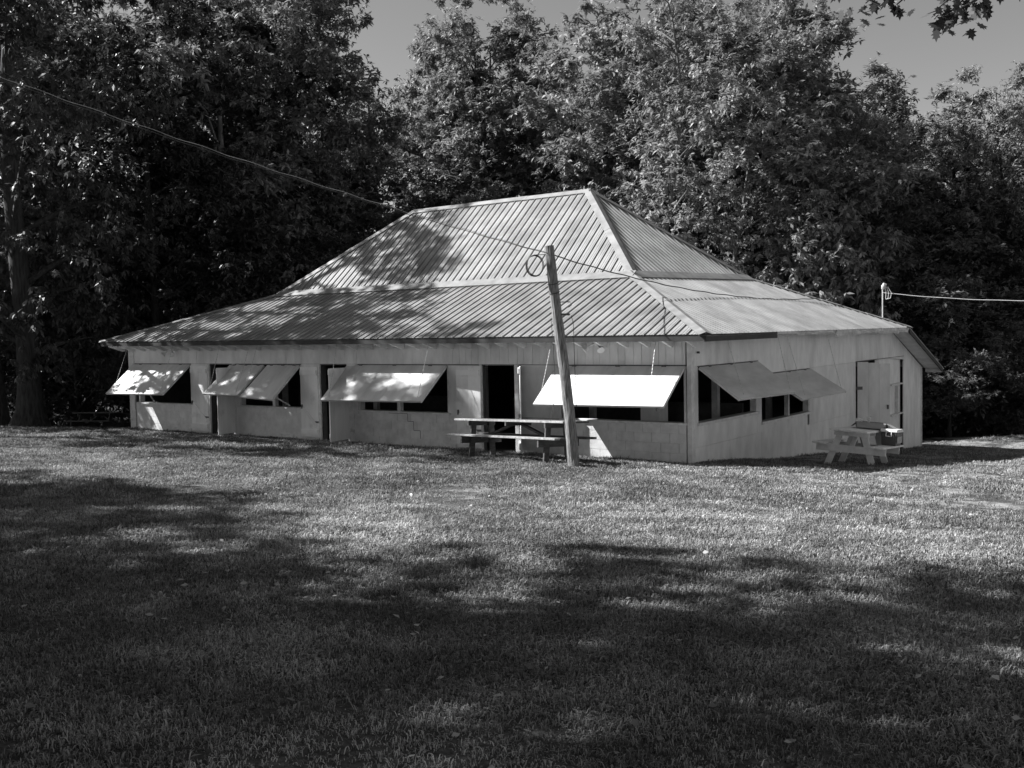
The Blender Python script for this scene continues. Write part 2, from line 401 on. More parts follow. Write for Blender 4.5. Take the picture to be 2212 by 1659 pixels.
# fascias
for i in range(5):
    a = E_fl.lerp(E_fr, i / 5); b = E_fl.lerp(E_fr, (i + 1) / 5)
    part(MB().beam(a + Vector((.002, .03, -.075)), b + Vector((-.002, .03, -.075 - .004 * (i % 2))), .03, .10), 'fascia_board', DARKF)
part(MB().beam((.57, -.58, 2.465), (.575, 3.1, 2.47), .03, .10), 'fascia_board', DARKF)
def crumple(y0, y1, seed, dz0, dz1):
    r = random.Random(seed); mb = MB(); n = 14; V = []
    for i in range(n + 1):
        t = i / n; y = y0 + (y1 - y0) * t; x = .585 + r.uniform(-.012, .02); z = 2.545
        zb = 2.545 - (dz0 + (dz1 - dz0) * t) + r.uniform(-.012, .012)
        V += [Vector((x + .01, y, z)), Vector((x + r.uniform(-.02, .02), y + r.uniform(-.05, .05), (z + zb) / 2)), Vector((x - .02 + r.uniform(-.02, .02), y, zb))]
    F = []
    for i in range(n):
        for k in range(2): F.append((3 * i + k, 3 * i + 3 + k, 3 * i + 4 + k, 3 * i + 1 + k))
    V2 = [v + Vector((-.008, 0, 0)) for v in V]; m_ = len(V)
    F += [tuple(m_ + j for j in reversed(f)) for f in F]
    mb.add(V + V2, F); part(mb, 'gutter_trim', GUTTER)
crumple(3.12, 7.1, 1, .07, .10); crumple(7.12, 10.6, 2, .16, .10); crumple(10.62, 13.0, 3, .13, .16); crumple(13.02, 14.2, 4, .12, .14)
# rake at the rear right: rafter board and soffit boards
part(MB().beam(E_rr + Vector((-.02, 0, -.085)), R_r + Vector((-.02, 0, -.085)), .035, .14), 'rake_board', DARKF)
part(MB().beam(R_r + Vector((-.03, -.03, -.1)), R_r + Vector((-.57, -.03, -.1)), .03, .14), 'soffit_end_board', WHITE)
k = 0; y = 14.25
while y < 18.5:
    z = E_rr.z + (R_r.z - E_rr.z) * (y - 14.2) / 4.4 - .05
    z2 = z - (.315 * .15)
    part(MB().beam((.03, y + .075, (z + z2) / 2), (.55, y + .075, (z + z2) / 2), .15 - .008, .018, upv=(0, .315, 1)), 'soffit_board', WHITE); y += .15
for i in range(38):
    x = -18.4 + i * .5
    if x > .3: break
    zt = 2.56 + .0
    poly = [(x, -.54, zt - .03), (x, -.014, zt - .03 + .53 * .40), (x, -.014, 2.31), (x, -.07, 2.30), (x, -.54, 2.45)]
    part(MB().prism(poly, (.045, 0, 0)), 'rafter_tail', WHITE)
for i in range(27):
    y = -.1 + i * .55
    if y > 14: break
    poly = [(.55, y, 2.53), (.02, y, 2.53 + .53 * .41), (.02, y, 2.60), (.55, y, 2.47)]
    part(MB().prism(poly, (0, .045, 0)), 'rafter_tail', WHITE)

# ---- front wall (plane y = 0, facing -y)
def fbox(x0, x1, z0, z1, name, m, y0=-.0, th=.03, parent=PAV, bevel=0):
    return part(MB().box(x0, x1, y0 - th, y0, z0, z1), name, m, parent, bevel=bevel)
# structural backing, recessed, leaving the openings free
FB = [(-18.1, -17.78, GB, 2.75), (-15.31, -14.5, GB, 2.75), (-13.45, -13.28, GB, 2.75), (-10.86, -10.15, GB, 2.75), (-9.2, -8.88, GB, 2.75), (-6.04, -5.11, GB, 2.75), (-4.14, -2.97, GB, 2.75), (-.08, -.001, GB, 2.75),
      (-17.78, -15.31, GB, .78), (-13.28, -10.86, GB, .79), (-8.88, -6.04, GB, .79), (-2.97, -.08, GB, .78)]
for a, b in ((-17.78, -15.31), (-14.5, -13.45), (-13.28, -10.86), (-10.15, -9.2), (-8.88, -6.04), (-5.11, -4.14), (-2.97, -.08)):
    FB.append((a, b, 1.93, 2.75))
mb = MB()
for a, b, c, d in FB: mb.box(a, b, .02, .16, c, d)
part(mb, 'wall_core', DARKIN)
# upper siding boards
x = -18.09; seams = [-15.03, -12.01, -8.9, -5.9]
while x < -.12:
    wdt = .30 if x < -5.92 else random.choice((.16, .19, .19, .24))
    nx = min(x + wdt, -.1)
    for s_ in seams:
        if x < s_ - .02 < nx or abs(nx - s_) < .08: nx = s_
    g_ = .009 if any(abs(nx - s_) < .01 for s_ in seams) else (.004 if x < -5.92 else .008)
    fbox(x, nx - g_, 1.955, 2.72, 'siding_board', WHITE, y0=.018 + random.uniform(-.002, .002), th=.03); x = nx
# blocks
def blocks(x0, x1, z1, seed, top=.79):
    fbox(x0, x1, -.35, top, 'mortar_bed', BLOCK, y0=.0215, th=.025)
    r = random.Random(seed); h = .195; z = top - 6 * h; row = 0
    while z < top - .01:
        off = .2 if row % 2 else 0; x = x0 - off
        while x < x1 - .01:
            a = max(x, x0); b = min(x + .4, x1)
            if b - a > .03: fbox(a + .003, b - .003, z + .003, z + h - .003, 'concrete_block', BLOCK, y0=.02 + r.uniform(-.0025, .0015), th=.035)
            x += .4
        z += h; row += 1
blocks(-17.9, -15.28, .79, 1); blocks(-13.28, -10.86, .79, 3)
blocks(-9.02, -5.8, .79, 5); blocks(-4.06, -.1, .79, 6)
# smooth wall sheets between openings
for (a, b, c, d) in ((-15.29, -14.56, -.3, 1.95), (-10.86, -10.26, -.3, 1.95), (-6.04, -5.77, .76, 1.93), (-5.79, -5.12, -.3, 1.93), (-4.02, -3.0, .8, 1.94), (-13.46, -13.28, -.3, 1.94)):
    fbox(a, b, c, d, 'wall_sheet', WHITE, y0=.016, th=.028)
# posts and jambs
for (a, b, c, d, y, th) in ((-18.17, -17.92, -.4, 2.6, .005, .05), (-14.56, -14.48, -.1, 1.95, .0, .05), (-13.52, -13.42, -.1, 1.95, .01, .05), (-10.26, -10.17, -.1, 1.95, .0, .05),
                            (-9.22, -9.02, -.1, 1.95, .0, .05), (-9.02, -8.88, .72, 1.95, .0, .04), (-5.13, -5.08, -.1, 1.95, .01, .06), (-4.17, -4.06, -.1, 1.95, .01, .06)):
    fbox(a, b, c, d, 'jamb', TRIM, y0=y, th=th)
part(MB().box(-.07, .035, -.035, .11, -.6, 2.62), 'corner_post', TRIM, bevel=.006)
# window openings: frame, sill, mullions
def fwindow(x0, x1, z0, mull):
    wdw = empty('window', (x0, 0, z0), parent=PAV)
    o = Vector((-x0, 0, -z0))
    def wb(a, b, c, d, y0, y1, name, m):
        mb = MB().box(a - x0, b - x0, y0, y1, c - z0, d - z0); mb.build(name, m, wdw)
    wb(x0 - .05, x1 + .04, z0 - .03, z0 + .012, -.06, .18, 'sill', TRIM)
    wb(x0, x0 + .05, z0 + .012, 1.93, .0, .16, 'frame_side', TRIM); wb(x1 - .05, x1, z0 + .012, 1.93, .0, .16, 'frame_side', TRIM)
    for mm in mull: wb(mm - .05, mm + .05, z0 + .012, 1.93, .03, .14, 'mullion', TRIM)
fwindow(-17.77, -15.31, .80, []); fwindow(-13.28, -10.86, .82, [-11.97]); fwindow(-8.88, -6.04, .82, [-7.61]); fwindow(-2.97, -.1, .80, [])
# dark gap line above the openings, drawn as a thin dark strip
fbox(-18.0, -.1, 1.928, 1.95, 'dark_gap_strip', IRON, y0=.01, th=.02)

def chain(p, q, parent, sag=.02, name='chain'):
    p = Vector(p); q = Vector(q); n = max(8, int((q - p).length / .035)); mb = MB(); pts = []; rad = []
    for i in range(n + 1):
        t = i / n; pts.append(p.lerp(q, t) - Vector((0, 0, 4 * sag * t * (1 - t)))); rad.append(.0085 if i % 2 else .004)
    mb.tube(pts, rad, 5); return mb.build(name, CHAIN, parent)
def shutter(hx0, hx1, axis, zh, d, zb0, zb1, chains, boards, z_anchor=2.44, sk=0):
    """top-hung shutter panel; axis 'f' front wall, 'r' right wall"""
    def P(u, o, z): return Vector((u, -o, z)) if axis == 'f' else Vector((o, u, z))
    S = empty('shutter', (0, 0, 0), parent=PAV)
    hA, hB = P(hx0, .035, zh), P(hx1, .035, zh); bA, bB = P(hx0 + sk, d, zb0), P(hx1 + sk, d, zb1)
    nrm = (hB - hA).cross(bA - hA).normalized()
    if nrm.z < 0: nrm = -nrm
    for i in range(boards):
        a, b = i / boards, (i + 1) / boards
        g_ = .003 / (hB - hA).length
        q = [hA.lerp(hB, a + g_), hA.lerp(hB, b - g_), bA.lerp(bB, b - g_), bA.lerp(bB, a + g_)]
        mb = MB().prism(q, nrm * -.016); mb.build('shutter_board', AWN, S)
    for t in (0, 1):
        a = hA.lerp(hB, t) - nrm * .035; b = bA.lerp(bB, t) - nrm * .035
        inw = (hB - hA).normalized() * (.025 if t == 0 else -.025)
        MB().beam(a + inw, b + inw, .045, .036, upv=nrm).build('shutter_frame', TRIM, S)
    a = bA - nrm * .035; b = bB - nrm * .035; u_ = (hA - bA).normalized() * .03
    e = (hB - hA).normalized() * .05
    MB().beam(a + u_ + e, b + u_ - e, .045, .036, upv=nrm).build('shutter_frame', TRIM, S)
    for t in (.15, .5, .85):
        c = hA.lerp(hB, t)
        MB().beam(c - (hB - hA).normalized() * .05, c + (hB - hA).normalized() * .05, .05, .03).build('hinge', IRON, S)
    for (t, au, ao) in chains:
        low = bA.lerp(bB, t) + (hA - bA).normalized() * .10 + nrm * .005
        hi = P(au, ao, z_anchor); chain(low, hi, S)
    return S
shutter(-17.97, -15.32, 'f', 1.93, .97, 1.12, 1.15, [(.1, -17.59, .45), (.93, -15.5, .45)], 3)
shutter(-13.63, -12.24, 'f', 1.92, .95, 1.19, 1.19, [(.12, -13.5, .45), (.9, -12.3, .45)], 1)
shutter(-12.12, -10.9, 'f', 1.92, .99, 1.15, 1.10, [(.06, -12.0, .45)], 1)
shutter(-9.22, -6.07, 'f', 1.93, .97, 1.13, 1.17, [(.07, -9.14, .45), (.95, -6.24, .45)], 5)
shutter(-3.08, -.11, 'f', 1.93, .97, 1.18, 1.21, [(.04, -2.93, .45), (.88, -.52, .45)], 6)
shutter(.33, 3.43, 'r', 1.90, .90, 1.29, 1.24, [(.12, .63, .5), (.95, 3.38, .5)], 1, sk=-.06)
shutter(3.74, 6.89, 'r', 1.59, .92, 1.06, 1.05, [(.12, 3.94, .5), (.95, 6.71, .5)], 1, sk=0)
# props: sticks under the shutters
for a, b in (((-17.2, .1, .84), (-16.6, -.6, 1.30)), ((-11.4, .06, .86), (-11.6, -.62, 1.3))):
    part(MB().beam(a, b, .03, .03), 'prop_stick', TRIM)
part(MB().beam((-.2, -.1, 1.75), (-.30, -.88, 1.12), .04, .04), 'prop_stick', BAREWOOD)

def door_leaf(hx, ang, wd, z0, z1, brace=True, flip=1, m=DOORM, y=-.012, bare=False):
    if ang > 170 and ang < 190: y = -.05
    """leaf hinged at hx on the front wall; ang = direction of the leaf from its hinge in plan (degrees from +x)"""
    D = empty('door', (hx, y, z0), math.radians(ang), PAV)
    n = 4; h = z1 - z0
    for i in range(n):
        MB().box(i * wd / n + .001, (i + 1) * wd / n - .001, -.012, .012, 0, h).build('door_board', BAREWOOD if bare and i < 1 else m, D)
    for zz in (.02, h - .26 if brace else h - .2):
        MB().box(.02, wd - .02, *sorted((flip * .012, flip * .045)), zz + .05, zz + .17).build('door_batten', m, D)
    if brace:
        MB().beam((.06, flip * .022, .28), (wd - .08, flip * .022, h * .42), .018, .08, upv=(0, 0, 1)).build('door_batten', m, D)
    MB().box(wd - .07, wd - .04, *sorted((flip * .012, flip * .05)), h * .40, h * .46).build('door_handle', IRON, D)
    MB().box(-.01, .16, *sorted((flip * .0125, flip * .02)), h * .2, h * .225).build('hinge', IRON, D)
    return D
door_leaf(-14.55, 180, .72, .08, 1.90, flip=1)
door_leaf(-13.47, 273, .62, .08, 1.86, brace=False, flip=-1)
door_leaf(-10.24, 180, .62, .10, 1.88, flip=1)
door_leaf(-9.2, 276, .76, .10, 1.87, brace=False, flip=-1)
door_leaf(-5.10, 183, .66, .08, 1.92, flip=1)
door_leaf(-4.06, 306, .78, .10, 1.93, brace=False, flip=-1, bare=True)
# stepped crack and a low foundation vents
for a, b in (((-7.9, .78), (-7.3, .78)), ((-7.3, .6), (-7.12, .6)), ((-7.12, .39), (-6.92, .39))):
    part(MB().box(a[0], b[0], -.0185, -.0165, a[1] - .004, a[1] + .006), 'wall_crack', DARKF)
for x_, z0, z1 in ((-7.3, .6, .78), (-7.12, .39, .6), (-6.92, .2, .39)):
    part(MB().box(x_ - .004, x_ + .006, -.0185, -.0165, z0, z1), 'wall_crack', DARKF)
for x0, x1 in ((-16.25, -15.35), (-12.05, -11.2), (-6.3, -5.85)):
    part(MB().box(x0, x1, -.035, -.02, .02, .13), 'foundation_vent', TRIM)
# interior cabinet and posts seen through the openings
part(MB().box(-1.75, -1.3, 1.2, 1.6, -.1, 1.15), 'white_cabinet', WHITE)
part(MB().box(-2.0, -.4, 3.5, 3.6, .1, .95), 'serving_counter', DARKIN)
for x_, y_ in ((-15.9, 4), (-12, 4), (-8, 4), (-6.9, 2.2), (-4.6, 4), (-.9, 3.2), (-1.5, 8), (-8, 9), (-12, 9)):
    part(MB().box(x_ - .07, x_ + .07, y_ - .07, y_ + .07, -.6, 2.9), 'inner_post', TRIM)
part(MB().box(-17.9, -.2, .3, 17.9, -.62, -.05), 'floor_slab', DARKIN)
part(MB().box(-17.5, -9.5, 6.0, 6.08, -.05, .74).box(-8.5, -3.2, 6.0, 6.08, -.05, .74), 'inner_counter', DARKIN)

# ---- right wall (plane x = 0, facing +x)
def rpoly(pts, name, m, x0=0.0, th=.03): return part(MB().prism([(x0, y, z) for y, z in pts], (-th, 0, 0)), name, m)
def rbox(y0, y1, z0, z1, name, m, x0=0.0, th=.03): return part(MB().box(x0 - th, x0, y0, y1, z0, z1), name, m)
g = .004
RS = [(.11, 1.9, 1.92, 2.75), (1.9, 3.55, 1.92, 2.75), (3.55, 6.9, 1.61, 2.75), (6.9, 10.70, 1.62, 2.75), (10.70, 13.9, 1.64, 2.75),
      (.11, .30, .3, 1.92), (3.41, 3.64, .3, 1.92), (6.84, 8.8, .2, 1.62), (8.8, 10.70, .2, 1.62),
      (.11, 1.85, -.9, .3), (1.85, 3.64, -.9, .3), (.30, 3.41, .3, .73), (3.64, 6.70, -1.2, .47), (6.70, 8.8, -1.4, .2), (8.8, 10.70, -1.6, .2)]
for (a, b, c, d) in RS: rbox(a + g / 2, b - g / 2, c + g / 2, d - g / 2, 'wall_sheet', WHITE, x0=random.uniform(-.002, .002))
rbox(3.64 + g, 6.84, 1.585, 1.605, 'dark_gap_strip', IRON, x0=.012, th=.02); rbox(.30, 3.45, 1.905, 1.92, 'dark_gap_strip', IRON, x0=.012, th=.02)
def zr(y): return 2.46 - (y - 14.4) * .33
rpoly([(13.9, 1.64), (13.9, 2.6), (14.35, 2.47), (15.83, zr(15.83) - .02), (15.83, 1.52)], 'wall_sheet', WHITE)
rpoly([(15.835, -2.2), (15.835, zr(15.83) - .02), (18.05, zr(18.05) - .02), (18.05, -2.2)], 'wall_sheet', WHITE)
part(MB().box(-.10, .03, 18.05, 18.13, -2.2, 1.2), 'corner_post', TRIM)
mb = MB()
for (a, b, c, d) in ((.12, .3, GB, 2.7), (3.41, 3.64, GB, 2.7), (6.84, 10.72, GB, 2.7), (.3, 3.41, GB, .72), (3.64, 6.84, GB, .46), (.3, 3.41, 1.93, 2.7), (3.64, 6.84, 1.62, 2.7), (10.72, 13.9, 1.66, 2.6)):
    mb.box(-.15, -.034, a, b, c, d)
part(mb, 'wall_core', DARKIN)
def rwindow(y0, y1, z0, z1, mull):
    wdw = empty('window', (0, y0, z0), parent=PAV)
    def wb(a, b, c, d, x0, x1, name): MB().box(x0, x1, a - y0, b - y0, c - z0, d - z0).build(name, TRIM, wdw)
    wb(y0 - .02, y1 + .04, z0 - .05, z0 + .01, -.16, .05, 'sill')
    wb(y0, y0 + .04, z0 + .01, z1, -.15, -.005, 'frame_side'); wb(y1 - .05, y1, z0 + .01, z1, -.15, -.005, 'frame_side')
    for mm in mull: wb(mm - .04, mm + .04, z0 + .01, z1, -.14, -.04, 'mullion')
rwindow(.30, 3.41, .78, 1.92, []); rwindow(3.64, 6.84, .52, 1.60, [5.5])
# big doorway with an ajar leaf, and shelves beyond it
D = empty('door', (.03, 10.75, -1.02), math.radians(38), PAV)
for i in range(3): MB().box(i * .31 + .002, i * .31 + .308, -.02, .02, 0, 2.64 - .03 * i).build('door_board', WHITE, D)
MB().box(.84, .88, -.06, -.02, 1.3, 1.42).build('door_handle', IRON, D)
MB().box(-.04, .14, -.03, -.02, 1.86, 1.95).build('hinge', IRON, D)
S = empty('wall_shelf_unit', (-.04, 13.0, -1.3), parent=PAV)
MB().box(-.09, -.07, 0, 2.83, 0, 2.91).build('shelf_back', WHITE, S)
for zz in (.55, 1.09, 2.04): MB().box(-.09, .05, 1.4, 2.80, zz, zz + .04).build('shelf', TRIM, S)
MB().box(-.09, .03, 2.2, 2.25, 1.15, 2.0).build('shelf_divider', TRIM, S)
part(MB().box(-.3, -.05, 10.73, 10.78, -1.6, 1.62), 'jamb', TRIM)
rbox(10.72, 15.83, 1.625, 1.64, 'dark_gap_strip', IRON, x0=.012, th=.02)
# far walls
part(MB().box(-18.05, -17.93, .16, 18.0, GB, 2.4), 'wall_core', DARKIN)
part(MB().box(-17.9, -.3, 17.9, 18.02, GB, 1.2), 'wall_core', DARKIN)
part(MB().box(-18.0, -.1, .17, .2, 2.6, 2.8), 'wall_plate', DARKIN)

# floodlights, small knobs below the eave, roof mast
def flood(x, z, m_lamp, parent=PAV):
    F = empty('floodlight', (x, -.03, z), parent=parent)
    MB().tube([(0, .02, 0), (0, -.03, 0)], .05, 12).build('mounting_plate', m_lamp, F)
    for s_ in (-1, 1):
        a = Vector((0, -.04, 0)); b = Vector((s_ * .12, -.09, -.06)); c = Vector((s_ * .20, -.16, -.15))
        MB().tube([a, b], .016, 8).tube([b, b.lerp(c, .5), c.lerp(b, .1), c], [.03, .035, .075, .08], 14).build('lamp', m_lamp, F)
flood(-2.1, 2.40, PLASTW); flood(-16.1, 2.36, TRIM)
for x_, z_ in ((-1.9, 2.46), (-1.49, 2.43), (-17.6, 2.5), (-17.4, 2.5)):
    part(MB().tube([(x_, -.02, z_), (x_, -.07, z_)], .022, 8).tube([(x_ + .02, -.05, z_), (x_ + .05, -.06, z_)], .015, 6), 'insulator_knob', PLASTD)
part(MB().tube([(.02, .26, 2.19), (.07, .26, 2.19)], .022, 8), 'insulator_knob', PLASTD)
ms = empty('service_mast', (-.04, 13.57, 2.6), parent=PAV)
MB().tube([(0, 0, -.3), (0, 0, 1.12)], .02, 8).build('mast_pipe', GUTTER, ms)
MB().tube([(0, 0, 1.12), (.02, 0, 1.2), (.06, 0, 1.27), (.12, 0, 1.26)], [.04, .065, .065, .015], 10).build('weather_head', GUTTER, ms)
for j in range(3):
    MB().tube([(.09 + .03 * j, 0, 1.2), (.10 + .08 * j, 0, 1.0), (.09 + .07 * j, 0, .85), (.1, 0, .82)], .008, 5).build('service_wire', CABLEP, ms)

# ------------------------------------------------------------------ utility pole and cables
PB = Vector((-1.36, -2.15, gz(-1.36, -2.15) - .3)); PT = Vector((-1.67, -2.37, 4.24))
PO = empty('utility_pole', (PB.x, PB.y, PB.z + .3))
tag(PO, 'weathered leaning wooden utility pole standing in front of the dark picnic table', 'pole')
off = Vector((PB.x, PB.y, PB.z + .3)); rr = random.Random(3); pts = []; rad = []
for i in range(24):
    t = i / 23; pts.append(PB.lerp(PT, t) - off + Vector((math.sin(t * 5) * .03, 0, 0))); rad.append(.112 - .022 * t)
MB().tube(pts, rad, 14, jit=.05, rr=rr).build('pole_shaft', OLDWOOD, PO)
def onpole(z, dx=0, dy=0): t = (z - PB.z) / (PT.z - PB.z); return PB.lerp(PT, t) - off + Vector((math.sin(t * 5) * .03 + dx, dy, 0))
for z_ in (3.55, 3.38):
    c = onpole(z_); MB().tube([c + Vector((math.cos(a) * .10, math.sin(a) * .10, math.sin(a) * .03)) for a in np.linspace(0, 2 * PI, 13)], .008, 5).build('wire_band', CABLE, PO)
c = onpole(3.2, .09); MB().tube([c, c + RT0 * .19, c + RT0 * .22 + Vector((0, 0, -.06)), c + RT0 * .16 + Vector((0, 0, -.1))], .009, 6).build('hook_bracket', IRON, PO)
c = onpole(2.97, .08); MB().tube([c, c + RT0 * .17], .02, 6).build('insulator_knob', IRON, PO)
MB().tube([onpole(2.95) + RT0 * .26, onpole(2.8) + RT0 * .28, onpole(2.2) + RT0 * .22, onpole(1.2) + RT0 * .14], .006, 5).build('drop_wire', CABLE, PO)
MB().tube([onpole(2.9) - RT0 * .12, onpole(2.0) - RT0 * .17, onpole(1.5) - RT0 * .22, onpole(1.0) - RT0 * .36], .005, 5).build('drop_wire', CABLE, PO)

def cable(name, pts, r, m, n=60, sag=0, twist=0, parent=None):
    P = []
    pts = [Vector(p) for p in pts]
    for i in range(n + 1):
        t = i / n; p = pts[0].lerp(pts[1], t) - Vector((0, 0, 4 * sag * t * (1 - t)))
        if twist: p += Vector((0, math.cos(i * 1.1), math.sin(i * 1.1))) * twist
        P.append(p)
    return MB().tube(P, r, 5).build(name, m, parent)
top = Vector((-1.66, -2.40, 4.08))
OC = empty('overhead_cable', top)
tag(OC, 'twisted overhead cable running from the pole top up to the left past the trees', 'cable')
far = CAM + RT0 * (-9.2) + FW0 * 13.2 + Vector((0, 0, 4.2))
far = Vector((-5.77, -11.01, 6.62)) + (Vector((-5.77, -11.01, 6.62)) - top) * .25
cable('cable_strand', [Vector((0, 0, 0)), far - top], .006, CABLE, 90, .17, .006, OC)
cable('cable_strand', [Vector((0, .02, .01)), far - top + Vector((0, 0, .03))], .005, CABLEM, 90, .155, .010, OC)
k0 = (far - top) * .33
MB().tube([k0 + Vector((-.04, 0, -.17)), k0 + Vector((0, 0, -.15)), k0 + Vector((.04, 0, -.14))], [.02, .035, .02], 6).build('splice_clamp', CABLE, OC)
coil = MB(); rr = random.Random(5); pts = []
for i in range(110):
    a = i / 22 * 2 * PI; q = .19 + .012 * math.sin(i * .31) + rr.uniform(-.002, .002)
    pts.append(Vector((0, 0, -.20)) + RT0 * (math.cos(a) * q * .82 - .29 + .015 * math.sin(a * .21)) + Vector((0, 0, math.sin(a) * q)) + FW0 * (.002 * i * .2))
coil.tube([Vector((0, 0, 0))] + pts[28:], .007, 5); coil.build('cable_coil', CABLE, OC)
RC = empty('roof_cable', top)
tag(RC, 'thin dark cable sagging from the pole top over the right roof slope', 'cable')
cable('cable_strand', [Vector((0, 0, 0)), Vector((-1.05, 12.0, 3.5)) - top], .012, CABLE, 70, .34, .007, RC)
MCp = Vector((-.04, 13.55, 3.62))
SCb = empty('service_cable', MCp)
tag(SCb, 'pale cable running from the roof mast off to the right edge', 'cable')
cable('cable_strand', [Vector((0, 0, 0)), Vector((14.5, 17.0, 4.6)) - MCp], .012, CABLEP, 60, .8, .005, SCb)

# ------------------------------------------------------------------ picnic tables
def table_frame(o, L, W, m, edge, hs=1.0, ends=2, seat_th=.04, bw=.175):
    """A-frame picnic table; local x along the table, y across. heights scaled by hs"""
    H = .75 * hs; SH = .45 * hs
    for i in range(4):
        y = (i - 1.5) * bw
        MB().box(-L / 2, L / 2, y - bw / 2 + .005, y + bw / 2 - .005, H - .04, H).build('top_board', edge if i == 0 else m, o, bevel=.004)
    for s_ in (-1, 1):
        for j in range(2):
            y = s_ * (W / 2 - .02 - .145 * j) - s_ * .07
            sh = random.uniform(-.008, .008)
            MB().box(-L / 2 + sh, L / 2 + sh, y - .068, y + .068, SH - seat_th, SH).build('seat_board', edge if s_ == -1 and j == 0 else m, o, bevel=.004)
    inset = .28 if L < 2 else .5
    for e in ([-1, 1] if ends == 2 else [-1, 0, 1]):
        x = e * (L / 2 - inset)
        MB().box(x - .02, x + .02, -W / 2 + .04, W / 2 - .04, SH - seat_th - .15, SH - seat_th).build('seat_support', m, o)
        MB().box(x - .02, x + .02, -.36, .36, H - .14, H - .04).build('top_support', m, o)
        for s_ in (-1, 1):
            MB().beam((x + (.038 if e <= 0 else -.038), s_ * .23, H - .05), (x + (.038 if e <= 0 else -.038), s_ * (W / 2 - .28), -.05), .036, .13, upv=(0, 1, 0)).build('leg', m, o)
    for e in (-1, 1):
        MB().beam((e * (L / 2 - inset - .04), 0, SH - .1), (e * .12, 0, H - .09), .09, .04).build('brace', m, o)
    MB().box(-.02, .02, -.34, .34, H - .12, H - .04).build('top_support', m, o)
def seat_on_ground(o, x, y, yaw, n=None):
    e = .5; n = Vector(n).normalized() if n else Vector((-(gz(x + e, y) - gz(x - e, y)), -(gz(x, y + e) - gz(x, y - e)), 2 * e)).normalized()
    a = Vector((math.cos(yaw), math.sin(yaw), 0)); a = (a - n * a.dot(n)).normalized(); b = n.cross(a)
    M = Matrix((a, b, n)).transposed().to_4x4(); M.translation = Vector((x, y, gz(x, y))); o.matrix_world = M
    return M
WT = empty('picnic_table'); WM = seat_on_ground(WT, 2.09, 3.73, 1.582, (.058, .066, 1))
tag(WT, 'white painted picnic table beside the right wall carrying a box and cooler', 'picnic table', 'picnic tables around the pavilion')
table_frame(WT, 1.66, 1.52, TWHITE, TWHITE, 1.0, bw=.196)
DT = empty('picnic_table'); seat_on_ground(DT, -3.17, -1.40, -.258)
tag(DT, 'long dark weathered picnic table right behind the leaning pole', 'picnic table', 'picnic tables around the pavilion')
table_frame(DT, 3.4, 1.15, DARKWOOD, BAREWOOD, 1.05)
x_, y_ = place(-14.0, 34.5)
FT = empty('picnic_table'); seat_on_ground(FT, x_, y_, .25)
tag(FT, 'dim picnic table in deep shade left of the pavilion beyond the big trunk', 'picnic table', 'picnic tables around the pavilion')
table_frame(FT, 1.9, 1.4, DARKWOOD, DARKWOOD)  # dark wood colour stands in for the deep shade on this table

# cooler on the right-hand seat
def at_table(M, x, y, z, rz=0): return M @ Matrix.Translation((x, y, z)) @ Matrix.Rotation(rz, 4, 'Z')
CO = empty('cooler'); CO.matrix_world = at_table(WM, .30, -.60, .451)
tag(CO, 'dark picnic cooler with a white lid on the seat of the white table', 'cooler')
def taper(l0, w0, l1, w1, z0, z1):
    V = [(-l0, -w0, z0), (l0, -w0, z0), (l0, w0, z0), (-l0, w0, z0), (-l1, -w1, z1), (l1, -w1, z1), (l1, w1, z1), (-l1, w1, z1)]
    return MB().add([Vector(v) for v in V], [(0, 3, 2, 1), (4, 5, 6, 7), (0, 1, 5, 4), (1, 2, 6, 5), (2, 3, 7, 6), (3, 0, 4, 7)])
taper(.22, .145, .24, .165, 0, .28).build('cooler_body', PLASTD, CO, bevel=.015)
taper(.255, .18, .25, .175, .282, .35).build('lid', PLASTW, CO, bevel=.015)
MB().tube([(-.262, -.06, .30), (-.27, -.06, .20), (-.27, .05, .20), (-.262, .05, .30), (-.262, -.06, .30)], .011, 6).build('handle', PLASTW, CO)
MB().box(-.2, .2, -.172, -.164, .06, .2).build('side_panel', PLASTG, CO)
# cardboard box on the far right corner of the top
BX = empty('cardboard_box'); BX.matrix_world = at_table(WM, .40, -.16, .755, math.radians(6))
tag(BX, 'open grey cardboard box with flaps spread on the white table top', 'box')
bw, bl, bh = .30, .20, .14
for (a, b, c, d) in ((-bl, bl, -bw, -bw + .006), (-bl, bl, bw - .006, bw), (-bl, -bl + .006, -bw + .006, bw - .006), (bl - .006, bl, -bw + .006, bw - .006)):
    MB().box(a, b, c, d, 0, bh).build('box_side', CARD, BX)
MB().box(-bl, bl, -bw, bw, -.004, 0).build('box_bottom', CARD, BX)
def flap(p, q, d): MB().prism([Vector(p), Vector(q), Vector(q) + Vector(d) + (Vector(p) - Vector(q)) * .06, Vector(p) + Vector(d) + (Vector(q) - Vector(p)) * .06], (0, 0, .005)).build('flap', CARD, BX)
flap((-bl, -bw, bh), (-bl, bw, bh), (-.12, 0, -.11)); flap((bl, -bw, bh), (bl, bw, bh), (.14, 0, -.02))
flap((-bl, -bw, bh), (bl, -bw, bh), (0, -.2, -.10)); flap((-bl, bw, bh), (bl, bw, bh), (0, .12, -.11))
